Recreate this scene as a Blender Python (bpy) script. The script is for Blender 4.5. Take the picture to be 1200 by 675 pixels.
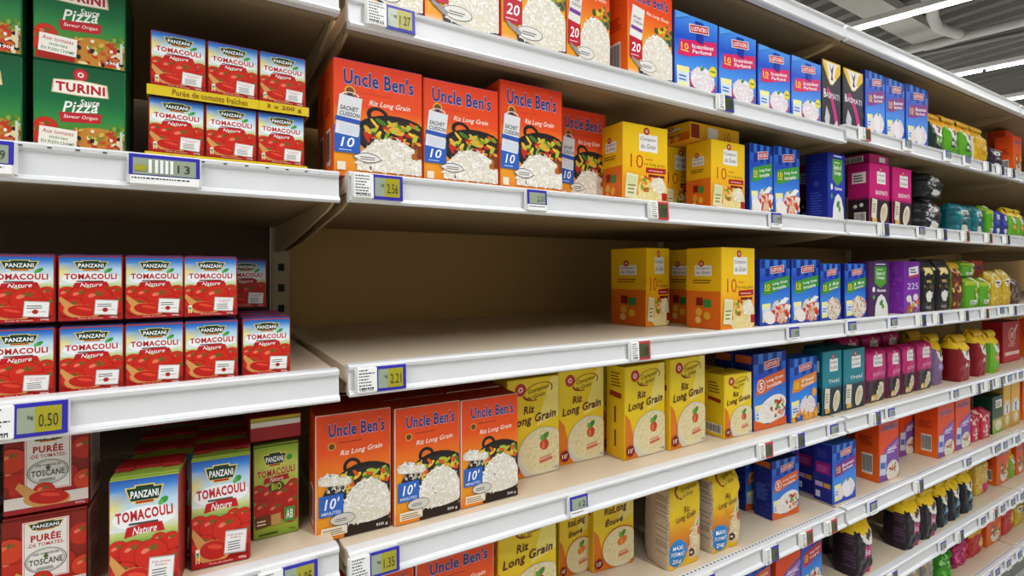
import bpy, bmesh, math, random
from mathutils import Vector, Matrix, noise
for o in list(bpy.data.objects): bpy.data.objects.remove(o)
SC = bpy.context.scene
COL = SC.collection
# ------------------------------------------------------------------ camera, world, lights, exposure
F, YAW, HOR, DIST, EYE = 615.06, math.radians(31.075), 317.63, 0.759, 1.25
SN, CS = math.sin(YAW), math.cos(YAW)
cd = bpy.data.cameras.new('camera'); cam = bpy.data.objects.new('camera', cd); COL.objects.link(cam)
cam.location = (0, -DIST, EYE); cam.rotation_euler = (math.radians(90), 0, -YAW)
cd.sensor_width = 36; cd.lens = F / 1200 * 36; cd.shift_y = (HOR - 337.5) / 1200; cd.clip_start = 0.01
SC.camera = cam
W = bpy.data.worlds.new('world'); SC.world = W; W.use_nodes = True
W.node_tree.nodes['Background'].inputs[0].default_value = (0.92, 0.96, 1.0, 1)
W.node_tree.nodes['Background'].inputs[1].default_value = 0.05
SC.view_settings.view_transform = 'Standard'; SC.view_settings.look = 'None'
SC.view_settings.gamma = 1; SC.view_settings.use_curve_mapping = False
SC.view_settings.exposure = -0.45
LIGHT_W = 62.0          # watts of one tube row segment
LAMP_COL = (0.975, 0.985, 1.0)

def Xat(u, y):                      # where the sight line of column u meets the upright plane y
    a = (u - 600) / F
    return (DIST + y) * (a * CS + SN) / (CS - a * SN)
def depth(X, y): return X * SN + (DIST + y) * CS
def Zat(v, X, y): return EYE - (v - HOR) * depth(X, y) / F
def ground(u, v, z):                # where a pixel meets the level plane z
    d = -(z - EYE) * F / (v - HOR); a = (u - 600) / F * d
    return d * SN + a * CS, d * CS - a * SN - DIST

# ------------------------------------------------------------------ materials
def lin(h):
    if isinstance(h, tuple): return h
    h = h.lstrip('#'); out = []
    for i in (0, 2, 4):
        c = int(h[i:i + 2], 16) / 255
        out.append(c / 12.92 if c <= .04045 else ((c + .055) / 1.055) ** 2.4)
    return tuple(out)
def mat(name, col, rough=.5, spec=.5, metal=0, bump=0, bscale=200, emit=0, var=.04, vscale=6):
    m = bpy.data.materials.new(name); m.use_nodes = True; t = m.node_tree; b = t.nodes['Principled BSDF']
    b.inputs['Roughness'].default_value = rough; b.inputs['Metallic'].default_value = metal
    b.inputs['Specular IOR Level'].default_value = spec
    c = lin(col)
    tc = t.nodes.new('ShaderNodeTexCoord'); n = t.nodes.new('ShaderNodeTexNoise'); n.inputs['Scale'].default_value = vscale
    t.links.new(tc.outputs['Object'], n.inputs['Vector'])
    mx = t.nodes.new('ShaderNodeMix'); mx.data_type = 'RGBA'
    mx.inputs[6].default_value = tuple(x * (1 - var) for x in c) + (1,); mx.inputs[7].default_value = tuple(min(1, x * (1 + var)) for x in c) + (1,)
    t.links.new(n.outputs['Fac'], mx.inputs[0]); t.links.new(mx.outputs[2], b.inputs['Base Color'])
    if bump:
        n2 = t.nodes.new('ShaderNodeTexNoise'); n2.inputs['Scale'].default_value = bscale
        t.links.new(tc.outputs['Object'], n2.inputs['Vector'])
        bp = t.nodes.new('ShaderNodeBump'); bp.inputs['Strength'].default_value = bump; bp.inputs['Distance'].default_value = .002
        t.links.new(n2.outputs['Fac'], bp.inputs['Height']); t.links.new(bp.outputs['Normal'], b.inputs['Normal'])
    if emit:
        b.inputs['Emission Color'].default_value = LAMP_COL + (1,); b.inputs['Emission Strength'].default_value = emit
    return m
def printed(name, rough, spec, bump=0.0, bscale=60):
    m = bpy.data.materials.new(name); m.use_nodes = True; t = m.node_tree; b = t.nodes['Principled BSDF']
    a = t.nodes.new('ShaderNodeAttribute'); a.attribute_name = 'Col'
    tc = t.nodes.new('ShaderNodeTexCoord'); n = t.nodes.new('ShaderNodeTexNoise'); n.inputs['Scale'].default_value = bscale
    t.links.new(tc.outputs['Object'], n.inputs['Vector'])
    mr = t.nodes.new('ShaderNodeMapRange'); mr.inputs['To Min'].default_value = rough - .06; mr.inputs['To Max'].default_value = rough + .06
    t.links.new(n.outputs['Fac'], mr.inputs['Value']); t.links.new(mr.outputs[0], b.inputs['Roughness'])
    t.links.new(a.outputs['Color'], b.inputs['Base Color'])
    b.inputs['Specular IOR Level'].default_value = spec
    if bump:
        bp = t.nodes.new('ShaderNodeBump'); bp.inputs['Strength'].default_value = bump; bp.inputs['Distance'].default_value = .003
        t.links.new(n.outputs['Fac'], bp.inputs['Height']); t.links.new(bp.outputs['Normal'], b.inputs['Normal'])
    return m
CARD = printed('printed_card', .42, .35)
FOIL = printed('printed_foil', .34, .28, .4, 45)
M_RAIL = mat('white_rail_plastic', '#DFE0E1', .35, .4)
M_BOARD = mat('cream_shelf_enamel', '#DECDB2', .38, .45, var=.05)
M_BRACKET = mat('beige_bracket_enamel', '#A8946E', .45)
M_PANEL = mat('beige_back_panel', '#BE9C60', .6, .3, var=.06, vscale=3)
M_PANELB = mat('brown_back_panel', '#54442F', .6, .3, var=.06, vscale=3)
M_UPRIGHT = mat('beige_upright_enamel', '#B5A282', .5)
M_UNDERSHADE = mat('shade_brown_underside', '#8A7656', .5)  # board colour darkened to paint in the shade beneath each shelf
M_DARK = mat('dark_slot', '#2A2722', .8)
M_PLINTH = mat('grey_plinth', '#8A8A86', .5)

# ------------------------------------------------------------------ mesh builder with per-corner colour
class MB:
    def __init__(s): s.v = []; s.f = []; s.c = []; s.m = []
    def face(s, pts, col, mi=0):
        i = len(s.v); s.v += [tuple(p) for p in pts]; s.f.append(tuple(range(i, i + len(pts))))
        cols = col if isinstance(col, list) else [col] * len(pts)
        s.c += cols; s.m.append(mi)
    def mesh_piece(s, verts, faces, col, mi=0):
        i = len(s.v); s.v += [tuple(p) for p in verts]
        for f in faces:
            s.f.append(tuple(i + k for k in f)); s.m.append(mi)
            s.c += [col if not callable(col) else col(verts[k]) for k in f]
    def box(s, x0, x1, y0, y1, z0, z1, col, bev=0, mi=0, facecol=None):
        bm = bmesh.new(); bmesh.ops.create_cube(bm, size=1)
        for v in bm.verts: v.co = Vector(((x0 + x1) / 2 + v.co.x * (x1 - x0), (y0 + y1) / 2 + v.co.y * (y1 - y0), (z0 + z1) / 2 + v.co.z * (z1 - z0)))
        if bev: bmesh.ops.bevel(bm, geom=bm.edges[:], offset=bev, segments=2 if bev > .002 else 1, affect='EDGES')
        bm.normal_update()
        i = len(s.v); bm.verts.index_update(); s.v += [tuple(v.co) for v in bm.verts]
        for f in bm.faces:
            s.f.append(tuple(i + v.index for v in f.verts)); s.m.append(mi)
            c = col
            if facecol:
                n = f.normal; k = max(range(3), key=lambda q: abs(n[q]))
                key = ('x', 'y', 'z')[k] + ('+' if n[k] > 0 else '-')
                c = facecol.get(key, col)
            s.c += [c] * len(f.verts)
        bm.free()
    def mesh(s, name, mats, smooth=False):
        me = bpy.data.meshes.new(name); me.from_pydata(s.v, [], s.f)
        for m in mats: me.materials.append(m)
        if len(mats) > 1: me.polygons.foreach_set('material_index', s.m)
        at = me.color_attributes.new('Col', 'FLOAT_COLOR', 'CORNER')
        flat = []
        for c in s.c: flat += [c[0], c[1], c[2], 1.0]
        at.data.foreach_set('color', flat)
        if smooth: me.polygons.foreach_set('use_smooth', [True] * len(me.polygons))
        me.update(); return me
def link(name, me, parent=None, loc=(0, 0, 0)):
    o = bpy.data.objects.new(name, me); COL.objects.link(o); o.location = loc
    if parent: o.parent = parent
    return o
def structure(name, me, loc=(0, 0, 0)):
    o = link(name, me, None, loc); o['kind'] = 'structure'; return o

# ------------------------------------------------------------------ lettering (built-in font turned into outlines)
_tc = {}
def glyphs(s, bold=0.0, ital=0.0, space=None):
    k = (s, bold, ital, space)
    if k not in _tc:
        cu = bpy.data.curves.new('lettering', 'FONT'); cu.body = s; cu.resolution_u = 2; cu.offset = min(bold, .075) * .7; cu.shear = ital; cu.space_character = space or 1.0 + max(0, min(bold, .05)) * 2.2
        ob = bpy.data.objects.new('lettering', cu); COL.objects.link(ob)
        me = bpy.data.meshes.new_from_object(ob)
        vs = [(v.co.x, v.co.y) for v in me.vertices]; fs = [tuple(p.vertices) for p in me.polygons]
        bpy.data.objects.remove(ob); bpy.data.curves.remove(cu); bpy.data.meshes.remove(me)
        x0 = min(v[0] for v in vs); x1 = max(v[0] for v in vs); y0 = min(v[1] for v in vs); y1 = max(v[1] for v in vs)
        _tc[k] = ([((x - x0) / (x1 - x0) - .5, (y - y0) / (y1 - y0) - .5) for x, y in vs], fs)
    return _tc[k]

class Art:
    """A printed face: x and y run 0..1 over a face of w by h metres."""
    def __init__(s, w, h, seed=1): s.w = w; s.h = h; s.p = []; s.r = random.Random(seed)
    def grad(s, stops, x0=0, x1=1):                     # stops: (y, colour) from the bottom to the top; a printed fade
        for (ya, ca), (yb, cb) in zip(stops, stops[1:]):
            s.p.append(('q', [(x0, ya), (x1, ya), (x1, yb), (x0, yb)], [lin(ca), lin(ca), lin(cb), lin(cb)]))
    def bg(s, c): s.grad([(0, c), (1, c)])
    def poly(s, pts, c): s.p.append(('p', pts, lin(c)))
    def rect(s, x0, y0, x1, y1, c, rot=0):
        s.poly(s.turn([(x0, y0), (x1, y0), (x1, y1), (x0, y1)], (x0 + x1) / 2, (y0 + y1) / 2, rot), c)
    def turn(s, pts, cx, cy, rot):
        if not rot: return pts
        a = math.radians(rot); ca, sa = math.cos(a), math.sin(a); k = s.h / s.w
        return [(cx + (x - cx) * ca - (y - cy) * k * sa, cy + (x - cx) / k * sa + (y - cy) * ca) for x, y in pts]
    def ell(s, cx, cy, rx, ry, c, n=18, rot=0, a0=0, a1=360):
        full = a1 - a0 >= 360
        m = n if full else n + 1
        pts = [(cx + rx * math.cos(math.radians(a0 + (a1 - a0) * i / n)), cy + ry * math.sin(math.radians(a0 + (a1 - a0) * i / n))) for i in range(m)]
        s.poly(s.turn(pts, cx, cy, rot), c)
    def circ(s, cx, cy, r, c, n=18): s.ell(cx, cy, r, r * s.w / s.h, c, n)
    def ring(s, cx, cy, rx, ry, t, c, n=20, a0=0, a1=360, rot=0):
        for i in range(n):
            a, b = (math.radians(a0 + (a1 - a0) * k / n) for k in (i, i + 1))
            k = 1 - t / rx
            pts = [(cx + q * rx * math.cos(z), cy + q * ry * math.sin(z)) for q, z in ((1, a), (1, b), (k, b), (k, a))]
            s.poly(s.turn(pts, cx, cy, rot), c)
    def text(s, body, cx, cy, w, h, c, bold=.01, ital=0., rot=0, edge=None, eb=.035):
        sp = 1.0 + max(0, min(bold, .05)) * 2.2
        if edge: s.p.append(('t', body, cx, cy, w * (1 + .05 / len(body)), h * 1.09, lin(edge), bold + eb, ital, rot, sp))
        s.p.append(('t', body, cx, cy, w, h, lin(c), bold, ital, rot, sp))
    def lines(s, x0, y0, x1, y1, n, c, fill=.45):        # rows of tiny unreadable print
        dy = (y1 - y0) / n
        for i in range(n):
            e = x1 - s.r.random() * .3 * (x1 - x0)
            s.rect(x0, y0 + dy * i, e, y0 + dy * (i + fill), c)
    def barcode(s, x0, y0, x1, y1):
        s.rect(x0, y0, x1, y1, '#F4F2EC'); x = x0 + .04 * (x1 - x0)
        while x < x1 - .06 * (x1 - x0):
            q = (x1 - x0) * s.r.uniform(.02, .06); s.rect(x, y0 + .12 * (y1 - y0), x + q, y1 - .08 * (y1 - y0), '#1B1A1A'); x += q * 1.9
    def grains(s, cx, cy, rx, ry, n, cols=('#FFFFFF', '#EFEADB', '#DAD2BD', '#F8F4E8'), size=.035, base='#E6DFCD', top=False):
        if base:
            if top: s.ell(cx, cy, rx, ry, base, 20, 0, 0, 180)
            else: s.ell(cx, cy, rx, ry, base, 20)
        k = s.w / s.h
        for i in range(n):
            a = s.r.uniform(0, math.pi if top else 2 * math.pi); q = math.sqrt(s.r.random()) * 1.02
            x = cx + rx * q * math.cos(a); y = cy + ry * q * math.sin(a); b = s.r.uniform(0, math.pi); L = size * s.r.uniform(.7, 1.2); T = L * .3
            dx, dy = math.cos(b), math.sin(b)
            s.p.append(('g', [(x - dx * L, y - dy * L * k), (x + dy * T, y - dx * T * k), (x + dx * L, y + dy * L * k), (x - dy * T, y + dx * T * k)], lin(s.r.choice(cols))))
    def blobs(s, x0, y0, x1, y1, n, cols, r0, r1):
        for i in range(n):
            s.ell(s.r.uniform(x0, x1), s.r.uniform(y0, y1), s.r.uniform(r0, r1), s.r.uniform(r0, r1) * s.w / s.h * .8, s.r.choice(cols), 7, s.r.uniform(0, 180))
    def tomato(s, x, y, r, c='#D3240F'):
        s.circ(x, y, r * 1.04, '#8E1208', 16); s.circ(x, y, r, c, 16)
        s.ell(x - r * .35, y + r * .3 * s.w / s.h, r * .28, r * .16 * s.w / s.h, '#F0795C', 9, 25)
        k = s.w / s.h; cx, cy = x + r * .1, y + r * .45 * k
        for i in range(5):
            a = i * 1.257 + .5; b = a + .5
            s.poly([(cx, cy), (cx + r * .2 * math.cos(a - .4), cy + r * .12 * k * math.sin(a - .4)), (cx + r * .55 * math.cos(a), cy + r * .32 * k * math.sin(a)), (cx + r * .2 * math.cos(b), cy + r * .12 * k * math.sin(b))], '#3F6B22')
    def swoosh(s, x0, x1, yb, yt, c, bend=.05, n=8):      # a waving band
        lo = [(x0 + (x1 - x0) * i / n, yb + bend * math.sin(i / n * 6.28)) for i in range(n + 1)]
        hi = [(x0 + (x1 - x0) * i / n, yt + bend * math.sin(i / n * 6.28)) for i in range(n + 1)]
        s.poly(lo + hi[::-1], c)
    # output
    def emit(s, mb, mp, step=.00007, base=.0003, text_only=False):
        z0 = base; gi = 0; step = min(step, .0018 / (1 + sum(p[0] != 'g' for p in s.p)))
        for p in s.p:
            if p[0] == 'g': gi += 1; z = z0 + .00001 + (gi % 7) * .000006
            else:
                if gi: z0 += .00006; gi = 0
                z0 += step; z = z0
            if p[0] == 't':
                _, body, cx, cy, w, h, c, bo, it, rot, sp = p
                vs, fs = glyphs(body, bo, it, sp)
                q = s.turn([(cx + x * w, cy + y * h) for x, y in vs], cx, cy, rot)
                mb.mesh_piece([mp(x, y, z) for x, y in q], fs, c)
            elif not text_only:
                if p[0] == 'g' and any(not 0 <= c <= 1 for q in p[1] for c in q): continue
                pts = [(min(1, max(0, x)), min(1, max(0, y))) for x, y in p[1]]
                mb.face([mp(x, y, z) for x, y in pts], p[2])
    def colour_at(s, x, y):
        out = (.5, .5, .5)
        for p in s.p:
            if p[0] == 't': continue
            pts = p[1]; ins = False; j = len(pts) - 1
            for i in range(len(pts)):
                xi, yi = pts[i]; xj, yj = pts[j]
                if (yi > y) != (yj > y) and x < (xj - xi) * (y - yi) / (yj - yi) + xi: ins = not ins
                j = i
            if ins:
                if p[0] == 'q':
                    t = (y - pts[0][1]) / (pts[2][1] - pts[0][1]); out = tuple(a + (b - a) * t for a, b in zip(p[2][0], p[2][2]))
                else: out = p[2][0] if isinstance(p[2], list) else p[2]
        return out

# ------------------------------------------------------------------ printed designs
def logo_oval(a, x, y, s=1.0):
    a.ring(x, y, .30 * s, .085 * s, .022 * s, '#A01C14', 14, -30, 160, 12); a.ring(x, y, .30 * s, .085 * s, .035 * s, '#A01C14', 10, 175, 260, 12)
    a.text('Comptoir', x + .02 * s, y + .02 * s, .44 * s, .055 * s, '#3B1D12', .0, .3, 10); a.text('du Grain', x - .05 * s, y - .045 * s, .38 * s, .04 * s, '#3B1D12', .0, .3, 10)
def badge(a, x, y, r):
    a.circ(x, y, r, '#B11A22'); a.circ(x, y, r * .8, '#C9323A'); a.circ(x, y, r * .42, '#F3E9E4', 10); a.circ(x, y, r * .22, '#B11A22', 8)
def logo_square(a, x, y, w, h):
    a.rect(x - w / 2, y - h / 2, x + w / 2, y + h / 2, '#F6F4EF'); a.text('Comptoir', x, y + h * .2, w * .86, h * .26, '#222222', .0, .2); a.text('du Grain', x, y - h * .18, w * .8, h * .28, '#222222', .0, .2)
    badge(a, x - w * .1, y + h * .68, w * .16)
def checks(a, c1, c2, y0, y1, n=7):
    m = max(2, int(n * (y1 - y0) * a.h / a.w))
    for i in range(n):
        for j in range(m):
            if (i + j) % 2: a.rect(i / n, y0 + (y1 - y0) * j / m, (i + 1) / n, y0 + (y1 - y0) * (j + 1) / m, c2)
def panzani(a, x, y, w, h):
    a.poly([(x - w * .58, y + h * .62), (x - w * .3, y + h * .62), (x - w * .3, y + h * .8), (x + w * .3, y + h * .8), (x + w * .3, y + h * .62), (x + w * .58, y + h * .62), (x + w * .42, y - h * .6), (x + w * .3, y - h * .6), (x + w * .28, y - h * .82), (x - w * .28, y - h * .82), (x - w * .3, y - h * .6), (x - w * .42, y - h * .6)], '#E9D46B')
    a.poly([(x - w * .53, y + h * .52), (x - w * .26, y + h * .52), (x - w * .26, y + h * .7), (x + w * .26, y + h * .7), (x + w * .26, y + h * .52), (x + w * .53, y + h * .52), (x + w * .4, y - h * .52), (x - w * .4, y - h * .52)], '#123A28')
    a.rect(x - w * .26, y - h * .74, x + w * .26, y - h * .56, '#B8241C')
    a.text('PANZANI', x, y, w * .82, h * .6, '#FFFFFF', .035)
def nutri(a, x, y, s=.05):
    a.rect(x - s * .8, y - s * 1.9, x + s * .8, y + s * 1.9, '#F4F2EE')
    for i, c in enumerate(('#E63E11', '#EE8100', '#FECB02', '#85BB2F', '#038141')): a.rect(x - s * .55, y - s * 1.6 + i * s * .56, x + s * .55, y - s * 1.1 + i * s * .56, c)
def spoon(a, x, y, s=1.0):
    a.poly([(x - .34 * s, y + .16 * s), (x - .30 * s, y + .22 * s), (x - .05 * s, y + .05 * s), (x - .15 * s, y - .06 * s)], '#D79A54')
    a.ell(x, y, .26 * s, .10 * s, '#D79A54', 18, -8); a.ell(x + .02 * s, y + .015 * s, .22 * s, .08 * s, '#C51B0E', 16, -8); a.ell(x + .03 * s, y + .04 * s, .12 * s, .02 * s, '#E8482C', 10, -14)
def white_card(a, x, y, w, h, kind):
    a.rect(x - w / 2 - .012, y - h / 2 - .012, x + w / 2 + .012, y + h / 2 + .012, '#B9B3AA', -4); a.rect(x - w / 2, y - h / 2, x + w / 2, y + h / 2, '#F5F4F1', -4)
    if kind:
        a.text('A tes tomates', x, y + h * .34, w * .8, h * .12, '#C2281F', 0, .1, -4); a.text('brillent', x, y + h * .2, w * .5, h * .1, '#C2281F', 0, .1, -4)
        a.lines(x - w * .38, y - h * .38, x + w * .4, y + h * .1, 4, '#55585A', .35)
    else:
        a.lines(x - w * .4, y + h * .05, x + w * .42, y + h * .35, 2, '#55585A', .4); a.rect(x - w * .4, y - h * .2, x + w * .4, y - h * .17, '#77797A'); a.circ(x - w * .05, y - h * .18, w * .13, '#B51E17', 12)
def tomacouli(w, h, kind=0, score=False, big=False):
    a = Art(w, h, 5)
    a.grad([(0, '#B01A10'), (.44, '#B01A10'), (.45, '#7FA838'), (.53, '#C5D37C'), (.62, '#E6EEE2'), (.8, '#BCDDF3'), (.93, '#3F86D6'), (1, '#1B56B0')])
    for ya, yb, ca, cb in ((.56, .76, '#E6EEE2', '#F3E67A'), (.76, .90, '#F3E67A', '#8DB6DE')): a.p.append(('p', [(0, ya), (.3, ya), (.3, yb), (0, yb)], [lin(ca), lin('#DCEAF0' if ya < .7 else '#C3E0F3'), lin('#C3E0F3' if ya < .7 else '#5C98DC'), lin(cb)]))
    a.ell(.5, .66, .47, .10, '#F7F9FA', 20)
    panzani(a, .5, .865, .50, .105)
    a.ell(.79, .79, .07, .028, '#3C9A3C', 10, 35); a.ell(.74, .77, .05, .02, '#5DB54A', 8, 70)
    a.text('TOMACOULI', .5, .69, .84, .092, '#BE1622', .05, 0, 3 if big else 0, '#F4E6E0', .02)
    a.lines(.27, .605, .80, .632, 1, '#4A4A4A', .7)
    a.poly([(.20, .50), (.50, .53), (.80, .52), (.76, .605), (.5, .61), (.24, .59)], '#C3141B'); a.text('Nature', .5, .556, .36, .065, '#FFFFFF', .01, .35, 3)
    for x, y, r in ((.12, .40, .17), (.9, .42, .15), (.72, .44, .13), (.33, .37, .2), (.6, .33, .25), (.95, .24, .2), (.2, .2, .2), (.78, .2, .2)): a.tomato(x, y, r)
    spoon(a, .36, .13, 1.15)
    white_card(a, .75, .19, .36, .22 if not big else .2, kind)
    if score: nutri(a, .1, .10, .042)
    a.rect(0, 0, 1, .045, '#B5161A'); a.text('Purée de tomates', .5, .024, .4, .022, '#F5D9CF', 0); a.text('500g' if big else '200g', .87, .026, .13, .03, '#FFFFFF', .01)
    return a
def bio(w, h):
    a = Art(w, h, 6)
    a.grad([(0, '#7E9A2C'), (.1, '#9DB03A'), (.5, '#A9BE48'), (.8, '#C9D65C'), (1, '#8FB32E')])
    panzani(a, .46, .86, .48, .10); a.ell(.8, .86, .07, .03, '#3C9A3C', 10, 35)
    a.text('TOMACOULI', .5, .715, .86, .08, '#B81A1C', .05, 0, 3, '#E8E2B0')
    for x, y, r in ((.1, .5, .2), (.9, .52, .18), (.35, .46, .22), (.65, .44, .24), (.9, .34, .22), (.2, .32, .22), (.5, .28, .24), (.82, .22, .2)): a.tomato(x, y, r, '#B8210F')
    a.poly([(.2, .60), (.8, .62), (.76, .68), (.24, .66)], '#A9161A'); a.text('Nature', .5, .64, .3, .05, '#F4D6CC', 0, .3, 3)
    a.ell(.5, .555, .18, .055, '#4A3A14', 14); a.text('BiO', .5, .555, .22, .075, '#B5CC3A', .03)
    a.rect(.02, .12, .36, .25, '#6B3C1D', 6); a.lines(.06, .15, .32, .22, 2, '#E9D8B4'); a.rect(.38, .13, .6, .25, '#C99A56', 5)
    a.rect(.68, .14, .92, .30, '#3E9645'); a.text('AB', .8, .22, .16, .1, '#F2F5E8', .03)
    a.text('500g', .86, .05, .14, .028, '#33401A', .01); a.lines(.1, .035, .6, .07, 1, '#33401A')
    return a
def toscane(w, h):
    a = Art(w, h, 7); a.bg('#8E2010')
    for i in range(17): a.tomato(a.r.uniform(0, 1), a.r.uniform(.22, 1), a.r.uniform(.14, .2), a.r.choice(('#C62A12', '#D8401C', '#B5210F')))
    a.rect(.22, .24, .80, .98, '#C23A32'); a.rect(.235, .25, .785, .97, '#F1EEE6'); a.rect(.25, .26, .77, .96, '#C4403A'); a.rect(.257, .266, .763, .954, '#F3F0E8')
    panzani(a, .51, .90, .38, .07)
    a.text('PURÉE', .51, .765, .36, .105, '#B8272A', .06); a.text('-DE TOMATES-', .51, .672, .44, .045, '#B8272A', .03)
    a.ring(.51, .47, .25, .155, .012, '#3C5145', 24); a.ring(.51, .47, .225, .135, .006, '#3C5145', 24)
    a.text('TOSCANE', .51, .46, .40, .075, '#2E4036', .03, 0, 0, '#F3F0E8'); a.text('100% TOMATES DE', .51, .555, .3, .028, '#3C5145', .01); a.lines(.4, .36, .62, .40, 2, '#6A7A70')
    a.circ(.51, .52, .03, '#51662F', 8)
    a.rect(0, .06, 1, .2, '#E9DFD4'); a.tomato(.46, .24, .13); spoon(a, .5, .14, 1.1)
    a.rect(0, 0, 1, .055, '#A81820'); a.text('500g', .9, .028, .12, .03, '#F5E6DC', .01)
    return a
def toscane_side(w, h):
    a = Art(w, h, 8); a.bg('#D8D3CA'); a.lines(.1, .55, .9, .95, 9, '#8B8178'); a.lines(.1, .1, .6, .48, 10, '#9A928A'); a.barcode(.5, .1, .92, .4); return a
def turini(w, h):
    a = Art(w, h, 9)
    a.grad([(0, '#55832B'), (.3, '#4F8E34'), (.42, '#2C8742'), (.6, '#0E6A3A'), (1, '#0A5230')])
    badge(a, .5, .90, .085)
    a.poly([(.20, .82), (.5, .84), (.80, .82), (.82, .67), (.5, .66), (.18, .67)], '#D9C48E'); a.poly([(.215, .81), (.5, .83), (.785, .81), (.80, .68), (.5, .67), (.20, .68)], '#F7F4EC')
    a.text('TURINI', .5, .745, .55, .105, '#BE1C24', .06)
    a.text('Sauce', .60, .60, .22, .065, '#F6F6F0', .02, .3, 4); a.text('Pizza', .49, .535, .4, .13, '#F6F6F0', .02, .35, 6)
    a.poly([(.26, .46), (.74, .48), (.72, .37), (.28, .35)], '#C01F2A'); a.text('Saveur Origan', .5, .417, .38, .05, '#F9EDE6', .01, .3, 2)
    a.tomato(.12, .27, .13); a.tomato(.02, .2, .12)
    a.ell(.70, .1, .42, .22, '#C8852F', 24)
    a.blobs(.36, 0, 1, .28, 60, ('#C93B1F', '#E9D9A0', '#D9B04A', '#D24A2A', '#F0E6C8', '#86982E', '#B02816'), .02, .06)
    a.blobs(.45, .02, .98, .22, 9, ('#1E1714',), .025, .04)
    a.blobs(.8, .22, 1, .36, 8, ('#8CA83A', '#6E8E2C'), .015, .04)
    a.rect(.02, 0, .42, .12, '#A61D14')
    a.rect(.05, .07, .46, .27, '#F4F1E6', -4); a.text('Aux tomates', .255, .225, .34, .045, '#C0272B', .01, .2, -4); a.text('mûries', .26, .165, .2, .035, '#2B7A46', .01, .2, -4); a.text('EN PLEIN CHAMP', .255, .108, .36, .035, '#2B7A46', .01, 0, -4)
    a.text('390g', .86, .05, .16, .045, '#FFFFFF', .02); a.rect(.95, .06, .98, .3, '#C9DCCB')
    return a
def ben_head(a, y, ww=.80, hh=.125, x=.5):
    a.text("Uncle Ben's", x, y, ww, hh, '#17377E', .032, 0, 0, '#9DBBE2', .02)
def ben_dish(a, cx=.64, cy=.36, s=1.0):
    a.ring(cx - .20 * s, cy + .17 * s, .13 * s, .075 * s, .05 * s, '#1C1819', 16, 0, 360, -14)
    a.ell(cx, cy, .47 * s, .19 * s, '#1C1819', 26, 0); a.ell(cx + .01, cy - .005, .43 * s, .155 * s, '#2E2622', 26, 0)
    cols = ('#E9A91C', '#C72C14', '#7FA22A', '#F1C93A', '#4E7A24', '#E05A1B', '#B7C93F', '#E8B040')
    for i in range(60):
        x, y = a.r.uniform(cx - .34 * s, min(.97, cx + .33 * s)), a.r.uniform(cy - .06, cy + .12 * s)
        a.ell(x, y, a.r.uniform(.03, .075), a.r.uniform(.010, .022), a.r.choice(cols), 8, a.r.uniform(-70, 70))
def ben10(w, h):
    a = Art(w, h, 11)
    a.grad([(0, '#F08A1E'), (.2, '#F3A326'), (.5, '#F5851B'), (.62, '#F0501A'), (1, '#EE3F14')])
    ben_head(a, .86, .80, .135); a.circ(.17, .735, .06, '#E7B04B'); a.circ(.17, .735, .045, '#7A4A1E', 12); a.ell(.17, .69, .05, .02, '#1D2A66', 10)
    a.lines(.27, .73, .7, .745, 1, '#D8371A'); a.text('Riz Long Grain', .62, .655, .48, .06, '#FBF1E4', .015, .3)
    ben_dish(a, .68, .385)
    a.grains(.64, .06, .40, .30, 330, size=.034, top=True); a.blobs(.9, .2, 1, .36, 8, ('#7A3B18', '#B5601E'), .03, .06)
    a.rect(0, .20, .28, .43, '#2B62BE'); a.rect(.03, .35, .28, .69, '#E7E9EC', -6); a.rect(.05, .36, .27, .44, '#D9DFE8', -6); a.ring(.17, .69, .10, .035, .02, '#E7E9EC', 10, 0, 180)
    a.text('SACHET', .16, .58, .2, .038, '#33383F', .03, .2, -4); a.text('CUISSON', .165, .53, .22, .038, '#33383F', .03, .2, -4); a.rect(.01, .46, .28, .50, '#2D55B4', -6)
    a.text('10', .14, .29, .15, .085, '#FFFFFF', .02, .2); a.lines(.05, .22, .24, .235, 1, '#D5E2F5')
    a.poly([(.19, .175), (.28, .21), (.36, .22), (.45, .205), (.53, .165), (.45, .135), (.36, .125), (.28, .138)], '#3A3838'); a.poly([(.20, .175), (.28, .204), (.36, .213), (.45, .198), (.515, .166), (.45, .142), (.36, .132), (.28, .144)], '#EAE7DF'); a.lines(.28, .155, .46, .19, 2, '#6B6862')
    a.rect(0, 0, 1, .03, '#EE7C1C'); a.rect(.03, .05, .12, .12, '#F2E8D2')
    return a
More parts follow.
